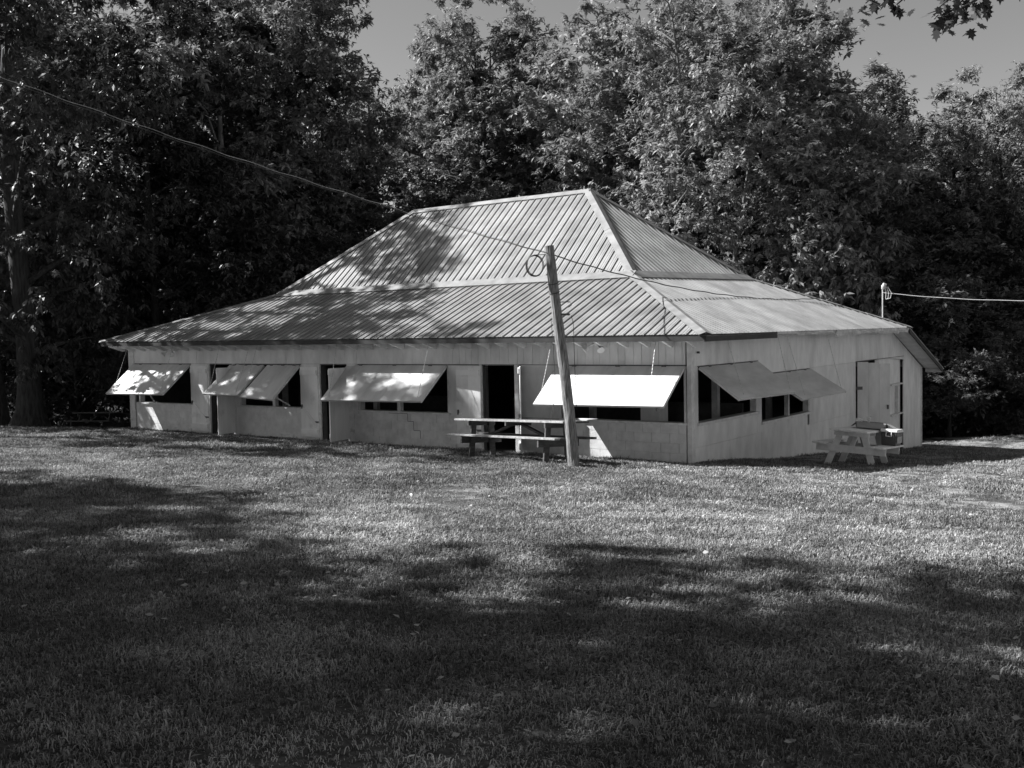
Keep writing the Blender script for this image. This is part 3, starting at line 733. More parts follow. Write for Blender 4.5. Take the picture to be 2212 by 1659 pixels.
def crinkle(name, loc, s, seed, m, lab, cat, tall=False):
    r = random.Random(seed); mb = MB(); V = []; F = []; nu, nv = 14, 8
    for j in range(nv + 1):
        ph = PI * j / nv
        for i in range(nu):
            th = 2 * PI * i / nu; q = 1 + r.uniform(-.22, .22)
            rad_ = (math.sin(ph) * q) if not tall else ((.35 + .65 * (1 - j / nv)) * q * (1 if j else .8))
            V.append(Vector((math.cos(th) * rad_ * s[0], math.sin(th) * rad_ * s[1], (math.cos(ph) * s[2] if not tall else (1 - j / nv) * s[2] * 1.6 * (1 + r.uniform(-.25, .1))))))
    for j in range(nv):
        for i in range(nu): F.append((j * nu + i, j * nu + (i + 1) % nu, (j + 1) * nu + (i + 1) % nu, (j + 1) * nu + i))
    mb.add(V, F); o = mb.build(name, m); o.matrix_world = WM @ Matrix.Translation(loc); tag(o, lab, cat)
crinkle('plastic_bag', (.38, -.08, .87), (.05, .05, .10), 2, BAG, 'knotted clear plastic bag sticking up from the cardboard box', 'bag', tall=True)
crinkle('white_bundle', (.42, .14, .915), (.07, .08, .05), 4, BAG, 'rounded white bundle at the left end of the cardboard box', 'bundle')

# ------------------------------------------------------------------ trees
def leaves_mesh(name, cen, ax, nrm, size, tone, m, wid=.45):
    """one kite-shaped folded leaf per row of the arrays"""
    n = len(cen); ax = ax / np.linalg.norm(ax, axis=1, keepdims=True)
    side = np.cross(ax, nrm); side /= np.linalg.norm(side, axis=1, keepdims=True) + 1e-9
    nn = np.cross(side, ax); s = size[:, None]
    p0 = cen - ax * s * .5; p2 = cen + ax * s * .5
    p1 = cen - ax * s * .05 + side * s * wid * .5 + nn * s * .08; p3 = cen - ax * s * .05 - side * s * wid * .5 + nn * s * .08
    V = np.stack([p0, p1, p2, p3], 1).reshape(-1, 3).astype(np.float32)
    me = bpy.data.meshes.new(name)
    me.vertices.add(4 * n); me.vertices.foreach_set('co', V.ravel())
    me.loops.add(4 * n); me.loops.foreach_set('vertex_index', np.arange(4 * n, dtype=np.int32))
    me.polygons.add(n); me.polygons.foreach_set('loop_start', np.arange(0, 4 * n, 4, dtype=np.int32))
    try: me.polygons.foreach_set('loop_total', np.full(n, 4, dtype=np.int32))
    except Exception: pass
    me.update(calc_edges=True)
    at = me.attributes.new('tone', 'FLOAT', 'FACE'); at.data.foreach_set('value', tone.astype(np.float32))
    me.materials.append(m); return me

def tree_meshes(seed, H, R, base=.2, nclump=230, nleaf=130, lsize=.30, m=LEAF1, bark=BARK, droop=.5, flat=.6, shape='round', r0=.22, sparse=0, cl=.85, wob=.25, ln=.03):
    r = np.random.default_rng(seed); rp = random.Random(seed)
    mb = MB(); T = []
    lean = (rp.uniform(-ln, ln), rp.uniform(-ln, ln))
    def tp(z): return Vector((lean[0] * z + wob * math.sin(z * .35 + seed), lean[1] * z + wob * .8 * math.sin(z * .3 + seed * 2), z)) - Vector((wob * math.sin(seed), wob * .8 * math.sin(seed * 2), 0))
    zs = np.concatenate([[-.6, 0, .25, .6, 1.2], np.linspace(2.2, H * .9, 10)])
    mb.tube([tp(z) for z in zs], [r0 * (1.0 - .85 * (max(z, 0) / (H * .9))) * (1.0 + .9 * math.exp(-max(z, 0) / .45)) for z in zs], 8, jit=.06, rr=rp)
    lobes = [(rp.uniform(0, 2 * PI), rp.uniform(base, .95), rp.uniform(.15, .4)) for _ in range(7)]
    def prof(t):   # crown radius factor at relative height t
        if t < base: return 0
        q = (t - base) / (1 - base)
        if shape == 'round': return (math.sin(PI * min(q * .9 + .08, 1)) ** .6)
        if shape == 'cone': return (1 - q) ** .75 * min(1, q * 6 + .35)
        if shape == 'wide': return min(1, q * 3 + .3) * (1 - q ** 3) ** .7
        return 1 - q
    cen = []
    nl = 26
    for i in range(nl):
        t = base + (1 - base) * ((i + rp.random()) / nl) * .93
        az = i * 2.4 + rp.uniform(-.5, .5)
        L_ = R * prof(t) * rp.uniform(.65, 1.05) * (1 + sum(a * math.exp(-((t - h) * 6) ** 2) * math.cos(az - z_) for z_, h, a in lobes))
        L_ = max(L_, .5); z0 = t * H * .92 - L_ * .22; z0 = max(z0, H * base * .6)
        a = tp(z0); dr = Vector((math.cos(az), math.sin(az), 0))
        p1 = a + dr * L_ * .5 + Vector((0, 0, L_ * .28)); p2 = a + dr * L_ + Vector((0, 0, L_ * (.38 if flat > .3 else .1)))
        q = .28 * r0 * (1.2 - t) + .02
        mb.tube([a, a.lerp(p1, .5) + Vector((0, 0, .05)), p1, p2], [q, q * .8, q * .55, .012], 5, cap=False)
        k = max(2, int(nclump / nl * (L_ / R + .35)))
        for _ in range(k):
            s_ = rp.uniform(.3, 1.05) ** .7
            c = (a.lerp(p1, s_ * 2) if s_ < .5 else p1.lerp(p2, s_ * 2 - 1)) + Vector((rp.gauss(0, .3), rp.gauss(0, .3), rp.gauss(0, .22))) * (R * .32)
            cen.append((c.x, c.y, c.z, rp.uniform(.7, 1.25)))
    for _ in range(int(nclump * .22)):     # outer shell clumps for an uneven outline
        t = rp.uniform(base, .97); az = rp.uniform(0, 2 * PI); q = R * prof(t) * rp.uniform(.7, .98) * (1 + sum(a * math.exp(-((t - h) * 6) ** 2) * math.cos(az - z_) for z_, h, a in lobes))
        c = tp(t * H); cen.append((c.x + math.cos(az) * q, c.y + math.sin(az) * q, c.z, rp.uniform(.45, .9)))
    cen = np.array(cen)
    if sparse: cen = cen[r.random(len(cen)) > sparse]
    # leaves grow in drooping sprays: twig tips inside each clump, a whorl of leaves on every tip
    per = 8; nt_ = max(4, nleaf // per); n = len(cen) * nt_ * per
    tc = np.repeat(np.arange(len(cen)), nt_); m_ = len(tc)
    d = r.normal(size=(m_, 3)); d /= np.linalg.norm(d, axis=1, keepdims=True)
    rad = cl * cen[tc, 3] * np.minimum(np.abs(r.normal(size=m_)) * .66, 1.15) * (1 + .4 * r.random(len(cen))[tc])
    tip = cen[tc, :3] + d * rad[:, None] * np.array([1, 1, flat])
    outv = tip - np.array([0, 0, H * .5]); outv[:, 2] *= .3; outv /= np.linalg.norm(outv, axis=1, keepdims=True) + 1e-6
    tilt = r.normal(size=(m_, 3)) * .5 + outv * .5
    li = np.repeat(np.arange(m_), per); ci = tc[li]
    size = lsize * r.uniform(.7, 1.25, n)
    dd = r.normal(size=(n, 3)); dd[:, 2] *= .35; dd /= np.linalg.norm(dd, axis=1, keepdims=True)
    ax = dd + tilt[li] * .6 + np.array([0, 0, -1.]) * (droop * r.uniform(.5, 1.3, n))[:, None]
    ax /= np.linalg.norm(ax, axis=1, keepdims=True)
    pos = tip[li] + ax * (size * .5)[:, None] + r.normal(size=(n, 3)) * .03
    nr = r.normal(size=(n, 3)) * .4 + np.array([0, 0, 1.]) + outv[li] * .4
    ctone = r.random(len(cen)); ttone = r.random(m_)
    tone = np.clip(ctone[ci] * .4 + ttone[li] * .3 + r.random(n) * .3, 0, 1)
    return mb, leaves_mesh('crown', pos, ax, nr, size, tone, m, .36), bark

KIND = {}
def kind(name, **k):
    mb, cm, bark = tree_meshes(**k)
    tm = bpy.data.meshes.new('trunk'); tm.from_pydata(mb.v, [], mb.f); tm.materials.append(bark)
    tm.polygons.foreach_set('use_smooth', [True] * len(tm.polygons)); tm.update()
    KIND[name] = (tm, cm, k['H'])
kind('oak', seed=11, H=18, R=4.6, base=.2, nclump=360, nleaf=176, lsize=.235, m=LEAF1, droop=.5, cl=.72, flat=.7)
kind('poplar', seed=12, H=19, R=3.8, base=.22, nclump=340, nleaf=176, lsize=.235, m=LEAF1, droop=.4, cl=.66, flat=.8)
kind('open', seed=23, H=19, R=4.8, base=.34, nclump=290, nleaf=128, lsize=.27, m=LEAF1, bark=BARKPALE, droop=.5, sparse=.08, r0=.24, cl=.72, flat=.7)
kind('lanky', seed=41, H=19, R=3.6, base=.42, nclump=120, nleaf=150, lsize=.23, m=LEAF1, bark=BARKMID, droop=.5, r0=.18, cl=.7, flat=.7, wob=.7, ln=.07)
kind('cone', seed=14, H=15, R=3.6, base=.1, nclump=320, nleaf=160, lsize=.22, m=LEAF1, droop=.4, shape='cone', cl=.66, flat=.8)
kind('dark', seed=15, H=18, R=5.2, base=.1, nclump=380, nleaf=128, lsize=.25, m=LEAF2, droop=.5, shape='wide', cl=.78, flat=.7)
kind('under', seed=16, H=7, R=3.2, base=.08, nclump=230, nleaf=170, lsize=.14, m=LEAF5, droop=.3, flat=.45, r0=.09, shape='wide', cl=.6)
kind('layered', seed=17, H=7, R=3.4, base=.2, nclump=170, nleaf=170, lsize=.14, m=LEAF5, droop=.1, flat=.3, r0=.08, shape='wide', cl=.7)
kind('layered_pale', seed=27, H=7, R=3.2, base=.2, nclump=170, nleaf=150, lsize=.17, m=LEAF3, droop=.2, flat=.25, r0=.08, shape='wide', cl=.75)  # pale leaf colour stands in for the light glowing on this tree
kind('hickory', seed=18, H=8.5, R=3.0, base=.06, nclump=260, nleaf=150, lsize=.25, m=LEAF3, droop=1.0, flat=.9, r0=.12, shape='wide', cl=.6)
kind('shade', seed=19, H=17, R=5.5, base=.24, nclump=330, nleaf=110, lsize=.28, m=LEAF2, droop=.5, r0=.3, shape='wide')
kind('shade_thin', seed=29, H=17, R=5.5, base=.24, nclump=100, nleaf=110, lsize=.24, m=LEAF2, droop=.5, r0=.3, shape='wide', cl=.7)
kind('high_thin', seed=31, H=17, R=4.2, base=.58, nclump=135, nleaf=110, lsize=.24, m=LEAF2, droop=.5, r0=.25, shape='wide', cl=.7)
kind('lowlimb', seed=20, H=19, R=6.4, base=.13, nclump=330, nleaf=128, lsize=.23, m=LEAF2, droop=1.1, flat=.8, r0=.38, shape='wide', cl=.75)

def tree(kname, x, y, H, rz, label, group=None, wide=1.0, name='tree', sink=0.0, cat='tree'):
    tm, cm, H0 = KIND[kname]; s = H / H0
    t = empty(name, (x, y, gz(x, y) - sink), rz); t.scale = (s * wide, s * wide, s)
    a = bpy.data.objects.new('trunk', tm); COL.objects.link(a); a.parent = t
    b = bpy.data.objects.new('crown', cm); COL.objects.link(b); b.parent = t
    return tag(t, label, cat, group)

G1 = 'tall trees along the wood edge'
TREES = [
 # kind, lat, dep, top z, rot, label, width
 ('oak', -1.9, 57, 22.6, .3, 'tall bright full tree rising behind the left half of the roof ridge', .82),
 ('poplar', -3.8, 60, 21.5, 1.3, 'tall tree at the right side of the narrow sky gap above the roof', .72),
 ('poplar', -.6, 60, 21.6, 2.2, 'tall tree with a drooping right shoulder beside the small V of sky above the ridge', 1.0),
 ('cone', 6.4, 53, 19.0, .8, 'tree just right of the small V of sky above the ridge end', .85),
 ('open', 8.3, 50, 21.0, 2.6, 'open-crowned tree with a long pale bare trunk above the right hip', 1.0),
 ('oak', 11.0, 55, 20.5, 4.1, 'full tree behind and right of the tree with the long pale trunk', .95),
 ('poplar', 11.6, 46, 18.4, 5.2, 'broad near tree touching the frame top right of centre', 1.15),
 ('oak', 13.2, 48, 19.6, 1.9, 'leafy tree reaching the frame top left of the right sky', .75),
 ('open', 16.0, 52, 16.8, .9, 'tree with stepped right outline against the right sky', .65),
 ('cone', 18.4, 50, 15.6, 2.0, 'pointed dark tree at the left foot of the open right sky', 1.0),
 ('cone', 22.3, 54, 15.2, 3.3, 'lower rounded tree between two pointed crowns at the right', 1.1),
 ('oak', 21.9, 46, 14.6, .6, 'round-topped dark tree close to the right edge', .8),
 ('cone', 25.0, 47, 15.0, 5.0, 'dark tree cut by the right edge of the frame', 1.1),
 ('poplar', -10.9, 50, 24.0, .4, 'thin-topped tree at the left side of the narrow sky gap', .95),
 ('open', -12.0, 46, 21.5, 3.6, 'open dark tree with sky showing between its branches left of the gap', .9),
 ('dark', -13.2, 48, 20.3, 1.0, 'dense dark tree filling the upper left behind the hanging cable', 1.0),
 ('dark', -14.6, 42, 18.3, 2.9, 'dark tree standing behind the low limbs of the big-trunk tree', .9),
 ('dark', -19.0, 44, 19.0, 4.4, 'very dark tree at the left edge behind the big trunk', 1.0),
 ('hickory', 12.1, 41.5, 8.2, 0.5, 'bright drooping-leaved small tree right behind the right hip of the roof', 1.0),
 ('layered_pale', -12.9, 46, 7.3, 1.1, 'small pale layered tree glowing behind the left roof hip', 1.0),
 ('layered', 17.8, 41.5, 4.9, 2.1, 'small layered tree over the grass edge right of the pavilion corner', .9),
 ('under', 20.6, 43.5, 3.4, .4, 'low shrubby tree at the grass edge near the right frame edge', 1.0),
 ('under', 15.4, 45.0, 8.2, 3.0, 'dark bushy tree directly behind the roof mast', 1.1),
 ('under', 19.3, 46.0, 9.4, 1.0, 'dark bushy tree under the pale service cable', 1.1),
 ('dark', 23.0, 43.0, 11.6, 2.0, 'deep shaded tree with a thick bare trunk near the right edge', .7),
]
for i, (k, la, de, topz, rz, lab, wd) in enumerate(TREES):
    x_, y_ = place(la, de); tree(k, x_, y_, topz - gz(x_, y_), rz, lab, None, wd)
for la, de, h, rz, lab in ((6.7, 42.8, 18.8, .4, 'slender tree with a long crooked bare trunk rising above the right roof hip'), (9.1, 42.5, 15.5, 2.0, 'slender tree with a crooked bare trunk just right of the longer bare trunk'),
                           (3.2, 54, 18.5, 1.2, 'slender bare-trunked tree near the small V of sky'), (-9.4, 49, 18.5, 3.0, 'slender dark-trunked tree at the foot of the narrow sky gap'), (15.6, 44, 13.5, 4.0, 'slender bare-trunked tree above the bright drooping-leaved tree')):
    x_, y_ = place(la, de); tree('lanky', x_, y_, h - gz(x_, y_), rz, lab, 'slender bare-trunked trees behind the pavilion', .85)
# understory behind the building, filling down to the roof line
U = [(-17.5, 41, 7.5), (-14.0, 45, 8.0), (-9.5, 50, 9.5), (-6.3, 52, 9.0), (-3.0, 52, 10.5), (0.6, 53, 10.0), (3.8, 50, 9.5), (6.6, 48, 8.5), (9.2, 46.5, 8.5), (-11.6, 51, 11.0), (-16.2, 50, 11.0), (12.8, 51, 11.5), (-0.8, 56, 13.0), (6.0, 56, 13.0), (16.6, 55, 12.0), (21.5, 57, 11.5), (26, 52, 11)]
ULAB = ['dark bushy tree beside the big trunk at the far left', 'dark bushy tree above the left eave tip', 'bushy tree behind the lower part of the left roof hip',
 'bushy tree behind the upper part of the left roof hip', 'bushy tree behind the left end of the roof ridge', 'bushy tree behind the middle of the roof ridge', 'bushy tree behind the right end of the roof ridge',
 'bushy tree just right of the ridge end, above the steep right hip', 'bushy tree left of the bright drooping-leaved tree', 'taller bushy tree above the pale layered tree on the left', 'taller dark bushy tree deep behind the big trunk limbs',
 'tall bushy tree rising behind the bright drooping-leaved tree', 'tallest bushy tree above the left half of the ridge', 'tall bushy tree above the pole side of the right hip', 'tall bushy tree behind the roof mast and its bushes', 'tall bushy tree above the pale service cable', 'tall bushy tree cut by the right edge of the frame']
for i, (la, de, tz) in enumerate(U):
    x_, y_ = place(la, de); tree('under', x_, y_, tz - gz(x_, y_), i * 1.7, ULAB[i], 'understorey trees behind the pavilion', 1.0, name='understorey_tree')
Bk = [(-24, 58), (-19, 62), (-14, 60), (-8.6, 64), (-3.5, 66), (3, 66), (9, 64), (15, 63), (20, 66), (26, 62), (31, 58), (-23, 50), (30, 50)]
hs = [22, 21, 20.5, 18.6, 18.5, 19, 19, 17.5, 15.5, 15.5, 16, 20, 15]
for i, ((la, de), tz) in enumerate(zip(Bk, hs)):
    x_, y_ = place(la, de); tree(('oak', 'poplar', 'dark')[i % 3], x_, y_, tz - gz(x_, y_), i * 2.1, 'tall tree in the back row of the wood, mostly hidden by nearer crowns', 'back row trees of the wood', 1.0, name='back_row_tree')

# big trunk at the left with low hanging limbs
x_, y_ = place(-15.1, 31.8)
tree('lowlimb', x_, y_, 19, .9, 'massive near tree at the left with a dark trunk and hanging leafy limbs', None, 1.0, name='big_tree')
x_, y_ = place(-17.5, 35.0)
tree('poplar', x_, y_, 18, 2.9, 'second thick trunk cut by the left edge beside the big tree', None, 1.0, name='tree')
# trees outside the frame whose shade falls on the lawn, the roof and the left part of the wood
OFF = [(-14.5, 9.0, 15.8, 0.), (-12.0, 4.6, 19, 1.), (-17.5, 4.0, 20, 2.), (-9.5, -.5, 15, 3.), (-15, -3.5, 17, 4.), (-20.5, 13.0, 16, 5.), (-18.6, 26.5, 17, 2.0), (-28.5, 37, 19, 1.5), (-34, 44, 21, 3.5), (-27, 37, 17, 4.5), (-23, 7.5, 19, 2.2)]
for i, (la, de, h, rz) in enumerate(OFF):
    x_, y_ = place(la, de); tree('shade_thin' if i in (0, 4) else ('high_thin' if i == 6 else 'shade'), x_, y_, h, rz + .7, 'tree outside the picture on the left whose shade falls across the lawn', 'shade trees left of the picture', 1.0, name='shade_tree')

# far wood on the rising ground
n = 52000; la = rng.uniform(-62, 62, n); de = rng.uniform(68, 104, n); h = rng.random(n) ** .8
X = CAM.x + RT0.x * la + FW0.x * de; Y = CAM.y + RT0.y * la + FW0.y * de
topv = 6.5 + 3 * np.sin(la * .35 + de * .2) + 2 * np.sin(la * .83)
Z = ground(X, Y) + h * topv * .8
me = leaves_mesh('far_wood', np.stack([X, Y, Z], 1), rng.normal(size=(n, 3)), rng.normal(size=(n, 3)) + np.array([0, 0, 1.]), rng.uniform(.5, 1.0, n), rng.random(n), LEAF2, .6)
o = bpy.data.objects.new('far_wood', me); COL.objects.link(o); tag(o, 'dark mass of woodland rising far behind the edge trees', 'woodland', kind='stuff')
# dark scrub along the woodland edge floor
n = 60000; la = rng.uniform(-34, 34, n); de = 38 + rng.random(n) * 22
cr = 34.5 + 7 * np.clip(la / np.maximum(de, 12), -.6, .6); keep = de > cr + 3.5
la, de = la[keep], de[keep]; n = len(la)
X = CAM.x + RT0.x * la + FW0.x * de; Y = CAM.y + RT0.y * la + FW0.y * de
keep = ~((X > -19.5) & (X < 1.5) & (Y > -2) & (Y < 20)); X, Y = X[keep], Y[keep]; n = len(X)
Z = ground(X, Y) + rng.random(n) ** 1.3 * (1.5 + 1.2 * np.sin(X * .9) * np.sin(Y * .7))
me = leaves_mesh('scrub', np.stack([X, Y, Z], 1), rng.normal(size=(n, 3)), rng.normal(size=(n, 3)) + np.array([0, 0, 1.]), rng.uniform(.12, .3, n), rng.random(n), LEAF4, .5)
o = bpy.data.objects.new('scrub', me); COL.objects.link(o); tag(o, 'dark leafy undergrowth on the floor of the wood', 'undergrowth', kind='stuff')

# dead snag in the sky gap
x_, y_ = place(-7.7, 57); g0 = gz(x_, y_)
SN = empty('dead_snag', (x_, y_, g0)); tag(SN, 'bare broken dead tree standing in the narrow sky gap above the roof', 'dead tree')
rr = random.Random(9); mb = MB()
mb.tube([(0, 0, -.3), (.1, 0, 8), (-.1, 0, 13.5), (.25, 0, 15.2), (.1, 0, 16.4 - g0)], [.24, .2, .16, .10, .04], 7, jit=.1, rr=rr)
for z_, az, L_ in ((12.5, .3, 1.8), (13.6, 3.3, 1.7), (14.8, .1, 1.9), (15.6, 2.9, 1.5), (16.4, .5, 1.4), (16.8, 2.6, .9)):
    d_ = Vector((math.cos(az) * RT0.x, math.cos(az) * RT0.y, 0)) * L_
    a = Vector((0, 0, z_)); mb.tube([a, a + d_ * .5 + Vector((0, 0, L_ * .35)), a + d_ * .8 + Vector((0, 0, L_ * .95))], [.07, .05, .02], 5, cap=False)
mb.build('trunk', BARK, SN, smooth=True)
r = np.random.default_rng(31); cs = np.array([[-1.1, 0, 17.0], [1.1, 0, 17.6], [.3, .1, 18.4], [1.7, 0, 16.6], [-1.5, 0, 15.6], [.9, 0, 18.6], [-.5, 0, 17.9], [1.9, 0, 15.2]])
cs[:, 0:2] = cs[:, :1] * np.array([[RT0.x, RT0.y]]); n = 90 * len(cs); ci = np.repeat(np.arange(len(cs)), 90)
pos = cs[ci] + r.normal(size=(n, 3)) * np.array([.42, .42, .26])
me = leaves_mesh('crown', pos, r.normal(size=(n, 3)) + np.array([0, 0, -.5]), r.normal(size=(n, 3)) + np.array([0, 0, 1.]), r.uniform(.12, .24, n), r.random(n), LEAF1)
o = bpy.data.objects.new('crown', me); COL.objects.link(o); o.parent = SN

# overhanging branch with lobed leaves, top right
def lobed(scale):
    P = [(0, 0), (.10, .12), (.34, .10), (.22, .26), (.42, .40), (.20, .46), (.30, .70), (.12, .70), (0, 1), (-.12, .70), (-.30, .70), (-.20, .46), (-.42, .40), (-.22, .26), (-.34, .10), (-.10, .12)]
    return [Vector((x * scale, y * scale, 0)) for x, y in P]
tx, ty = place(7.6, 4.2); g0 = gz(tx, ty)
OV = empty('overhanging_oak', (tx, ty, g0)); tag(OV, 'near oak whose lobed leaves hang into the top right of the sky', 'tree')
o0 = Vector((tx, ty, g0))
mb = MB(); mb.tube([(0, 0, -.3), (.1, .1, 3), (.1, 0, 6.5), (0, .1, 9)], [.3, .24, .17, .08], 10, jit=.05, rr=rr)
A_ = Vector((.1, 0, 6.5)); tips = []
tops = [(3.85, 9.0, 5.36), (4.0, 9.2, 5.38), (3.2, 9.2, 5.52), (3.72, 8.8, 5.40), (3.4, 9.0, 5.44), (3.05, 9.3, 5.62), (3.9, 9.4, 5.50), (4.15, 9.2, 5.52), (3.55, 9.2, 5.56)]
for i, (la, de, z_) in enumerate(tops):
    p = CAM + RT0 * la + FW0 * de; e_ = Vector((p.x, p.y, z_)) - o0; md = A_.lerp(e_, .55) + Vector((0, 0, .55))
    mb.tube([A_, md, e_.lerp(md, .3) + Vector((0, 0, .1)), e_], [.06, .03, .015, .006], 5, cap=False)
    for j in range(6): tips.append(e_.lerp(md, j * .07) + Vector((rr.gauss(0, .07), rr.gauss(0, .07), rr.gauss(0, .05))))
mb.build('trunk', BARK, OV, smooth=True)
mb = MB()
for c in tips:
    for j in range(9):
        M = Matrix.Translation(c + Vector((rr.gauss(0, .09), rr.gauss(0, .09), rr.gauss(0, .06)))) @ Matrix.Rotation(rr.uniform(0, 6.3), 4, 'Z') @ Matrix.Rotation(rr.uniform(-1.6, .3), 4, 'X') @ Matrix.Rotation(rr.uniform(-.6, .6), 4, 'Y')
        L_ = [M @ v for v in lobed(rr.uniform(.10, .15))]; mb.add(L_, [tuple(range(16))])
me = bpy.data.meshes.new('leaf_spray'); me.from_pydata(mb.v, [], mb.f); me.materials.append(LEAF2); me.update()
at = me.attributes.new('tone', 'FLOAT', 'FACE'); at.data.foreach_set('value', [rr.random() for _ in me.polygons])
o = bpy.data.objects.new('leaf_spray', me); COL.objects.link(o); o.parent = OV; o['kind'] = 'stuff'

# ------------------------------------------------------------------ grass
GRASS = leafmat('grass_blade', .03, .46, rough=.55, trans=.2, spec=.3, patch=[(.35, .7, 1.3), (1.8, .62, 1.4)])
def tuft(r, nb, ht, spread, wide):
    V = []; F = []; T = []
    for _ in range(nb):
        az = r.uniform(0, 2 * PI); bx, by = r.gauss(0, spread), r.gauss(0, spread); h = ht * r.uniform(.5, 1.2)
        ln = r.uniform(.2, 1.1) * h; w_ = wide * r.uniform(.6, 1.2); dx, dy = math.cos(az), math.sin(az); sx, sy = -dy * w_, dx * w_
        b = len(V); sag = r.uniform(.5, 1.0)
        V += [(bx - sx, by - sy, 0), (bx + sx, by + sy, 0), (bx + dx * ln * .5 + sx * .8, by + dy * ln * .5 + sy * .8, h * .75), (bx + dx * ln * .5 - sx * .8, by + dy * ln * .5 - sy * .8, h * .75), (bx + dx * ln * 1.25, by + dy * ln * 1.25, h * sag)]
        F += [(b, b + 1, b + 2, b + 3), (b + 3, b + 2, b + 4)]; t = r.random(); T += [t, t]
    return V, F, T
rg = random.Random(77); NV = 7
V, F, T, VID, FID = [], [], [], [], []
for k in range(NV):
    v, f, t = tuft(rg, 11, (.030, .036, .042, .034, .055)[k], .032, .0034) if k < 5 else tuft(rg, 7, .020, .035, .009)
    b = len(V); V += v; F += [tuple(i + b for i in q) for q in f]; T += t; VID += [k] * len(v)
nb0 = len(V)
def wedge(n, d0, d1, pw=1.0):
    d = np.sqrt(rng.uniform(d0 * d0, d1 * d1, n)); l = rng.uniform(-.56, .56, n) * d * 1.0 + rng.uniform(-1.2, 1.2, n); return l, d
LA, DE, SCL = [], [], []
for n, d0, d1, s in ((42000, 3.2, 7.5, 1.0), (70000, 7.5, 13, 1.25), (90000, 13, 22, 1.35), (70000, 22, 38, 1.6)):
    l, d = wedge(n, d0, d1); LA.append(l); DE.append(d); SCL.append(np.full(n, s))
for sg in (-1, 1):      # a margin on both sides of the view
    d = rng.uniform(2, 24, 38000); LA.append(sg * (.56 * d + rng.uniform(0, 7, len(d)))); DE.append(d); SCL.append(np.full(len(d), 1.35))
l = np.concatenate(LA); d = np.concatenate(DE); s = np.concatenate(SCL)
X = CAM.x + RT0.x * l + FW0.x * d; Y = CAM.y + RT0.y * l + FW0.y * d
# patchy density and height
pn_ = np.sin(X * .9 + 1.3 * np.sin(Y * .6)) * np.sin(Y * 1.1 + 1.1 * np.sin(X * .7)) + .5 * np.sin(X * 2.7 + Y * 1.9)
keep = rng.random(len(X)) < np.clip(.85 + .35 * pn_, .25, 1)
worn = np.maximum(np.maximum(sm(2.5, 6, l) * sm(8, 13, d) * (1 - sm(26, 34, d)), .8 * np.exp(-((l + 1.5) / 4.5) ** 2 - ((d - 14.5) / 2.2) ** 2)), .8 * sm(7, 10, l) * sm(18, 22, d)); keep &= rng.random(len(X)) > .78 * worn * (np.sin(X * 1.9 + 2 * np.sin(Y)) * np.sin(Y * 2.3) > -.25)
inside = (X > -18.15) & (X < .03) & (Y > -.03) & (Y < 18.2)
crest = 34.2 + 7.0 * np.clip(l / np.maximum(d, 12), -.6, .6)
keep &= ~inside & (d < crest)
X, Y, s, pn_ = X[keep], Y[keep], s[keep], pn_[keep]; s = s * rng.uniform(.55, 1.1, len(X)) * (1 + .22 * pn_)
# taller weeds against the foot of the walls
wx = np.concatenate([rng.uniform(-18, 0, 500), rng.uniform(.03, .15, 500)]); wy = np.concatenate([rng.uniform(-.14, -.04, 500), rng.uniform(0, 18, 500)])
X = np.concatenate([X, wx]); Y = np.concatenate([Y, wy]); s = np.concatenate([s, rng.uniform(.8, 1.7, 1000)])
Z = ground(X, Y) - .004; npnt = len(X)
allv = np.concatenate([np.array(V, float), np.stack([X, Y, Z], 1)])
me = bpy.data.meshes.new('lawn_grass'); me.from_pydata(allv.tolist(), [], F)
me.materials.append(GRASS)
def att(nm, ty, dom, arr): a = me.attributes.new(nm, ty, dom); a.data.foreach_set('value', arr)
att('tone', 'FLOAT', 'FACE', np.array(T, np.float32))
att('vid', 'INT', 'POINT', np.concatenate([np.array(VID), np.full(npnt, -1)]).astype(np.int32))
att('gs', 'FLOAT', 'POINT', np.concatenate([np.ones(nb0), s]).astype(np.float32))
att('gr', 'FLOAT', 'POINT', np.concatenate([np.zeros(nb0), rng.uniform(0, 6.28, npnt)]).astype(np.float32))
go = bpy.data.objects.new('lawn_grass', me); COL.objects.link(go)
tag(go, 'short coarse mown grass covering the lawn', 'grass', kind='stuff')
ng = bpy.data.node_groups.new('grass_scatter', 'GeometryNodeTree')
ng.interface.new_socket('Geometry', in_out='INPUT', socket_type='NodeSocketGeometry')
ng.interface.new_socket('Geometry', in_out='OUTPUT', socket_type='NodeSocketGeometry')
gi = nd(ng, 'NodeGroupInput'); gout = nd(ng, 'NodeGroupOutput'); L = ng.links
vid = nd(ng, 'GeometryNodeInputNamedAttribute', data_type='INT'); vid.inputs[0].default_value = 'vid'
gs = nd(ng, 'GeometryNodeInputNamedAttribute', data_type='FLOAT'); gs.inputs[0].default_value = 'gs'
gr = nd(ng, 'GeometryNodeInputNamedAttribute', data_type='FLOAT'); gr.inputs[0].default_value = 'gr'
def cmp(val):
    c = nd(ng, 'FunctionNodeCompare', data_type='INT', operation='EQUAL'); L.new(vid.outputs[0], c.inputs[2]); c.inputs[3].default_value = val; return c
join = nd(ng, 'GeometryNodeJoinGeometry')
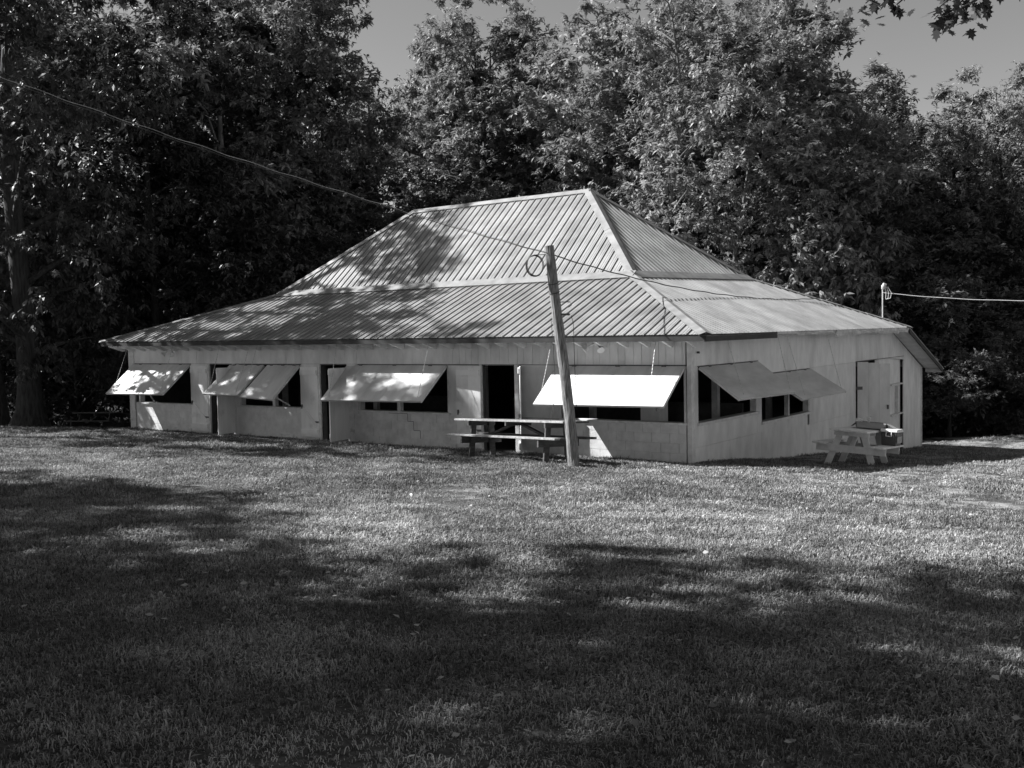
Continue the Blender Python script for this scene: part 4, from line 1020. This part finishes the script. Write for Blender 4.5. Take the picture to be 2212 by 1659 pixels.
for k in reversed(range(NV)):
    sp = nd(ng, 'GeometryNodeSeparateGeometry', domain='POINT'); L.new(gi.outputs[0], sp.inputs[0]); L.new(cmp(k).outputs[0], sp.inputs[1])
    g2 = nd(ng, 'GeometryNodeGeometryToInstance'); L.new(sp.outputs[0], g2.inputs[0]); L.new(g2.outputs[0], join.inputs[0])
sp = nd(ng, 'GeometryNodeSeparateGeometry', domain='POINT'); L.new(gi.outputs[0], sp.inputs[0]); L.new(cmp(-1).outputs[0], sp.inputs[1])
mtp = nd(ng, 'GeometryNodeMeshToPoints'); L.new(sp.outputs[0], mtp.inputs[0])
iop = nd(ng, 'GeometryNodeInstanceOnPoints'); L.new(mtp.outputs[0], iop.inputs['Points']); L.new(join.outputs[0], iop.inputs['Instance'])
iop.inputs['Pick Instance'].default_value = True
rv = nd(ng, 'FunctionNodeRandomValue', data_type='INT'); rv.inputs[4].default_value = 0; rv.inputs[5].default_value = NV - 1
L.new(rv.outputs[2], iop.inputs['Instance Index'])
cx = nd(ng, 'ShaderNodeCombineXYZ'); L.new(gr.outputs[0], cx.inputs[2])
L.new(cx.outputs[0], iop.inputs['Rotation']); L.new(gs.outputs[0], iop.inputs['Scale'])
L.new(iop.outputs[0], gout.inputs[0])
mod = go.modifiers.new('scatter', 'NODES'); mod.node_group = ng

# fallen leaves and dry litter on the lawn
n = 2600; l, d = wedge(n, 3.2, 20)
X = CAM.x + RT0.x * l + FW0.x * d; Y = CAM.y + RT0.y * l + FW0.y * d; Z = ground(X, Y) + rng.uniform(.015, .04, n)
ax = rng.normal(size=(n, 3)) * np.array([1, 1, .25]); nr = rng.normal(size=(n, 3)) * .35 + np.array([0, 0, 1.])
me = leaves_mesh('fallen_leaves', np.stack([X, Y, Z], 1), ax, nr, rng.uniform(.025, .065, n), rng.random(n) ** 2, leafmat('dry_leaf', .12, .40, trans=.1), .7)
o = bpy.data.objects.new('fallen_leaves', me); COL.objects.link(o); tag(o, 'dry fallen leaves scattered through the grass', 'fallen leaves', kind='stuff')
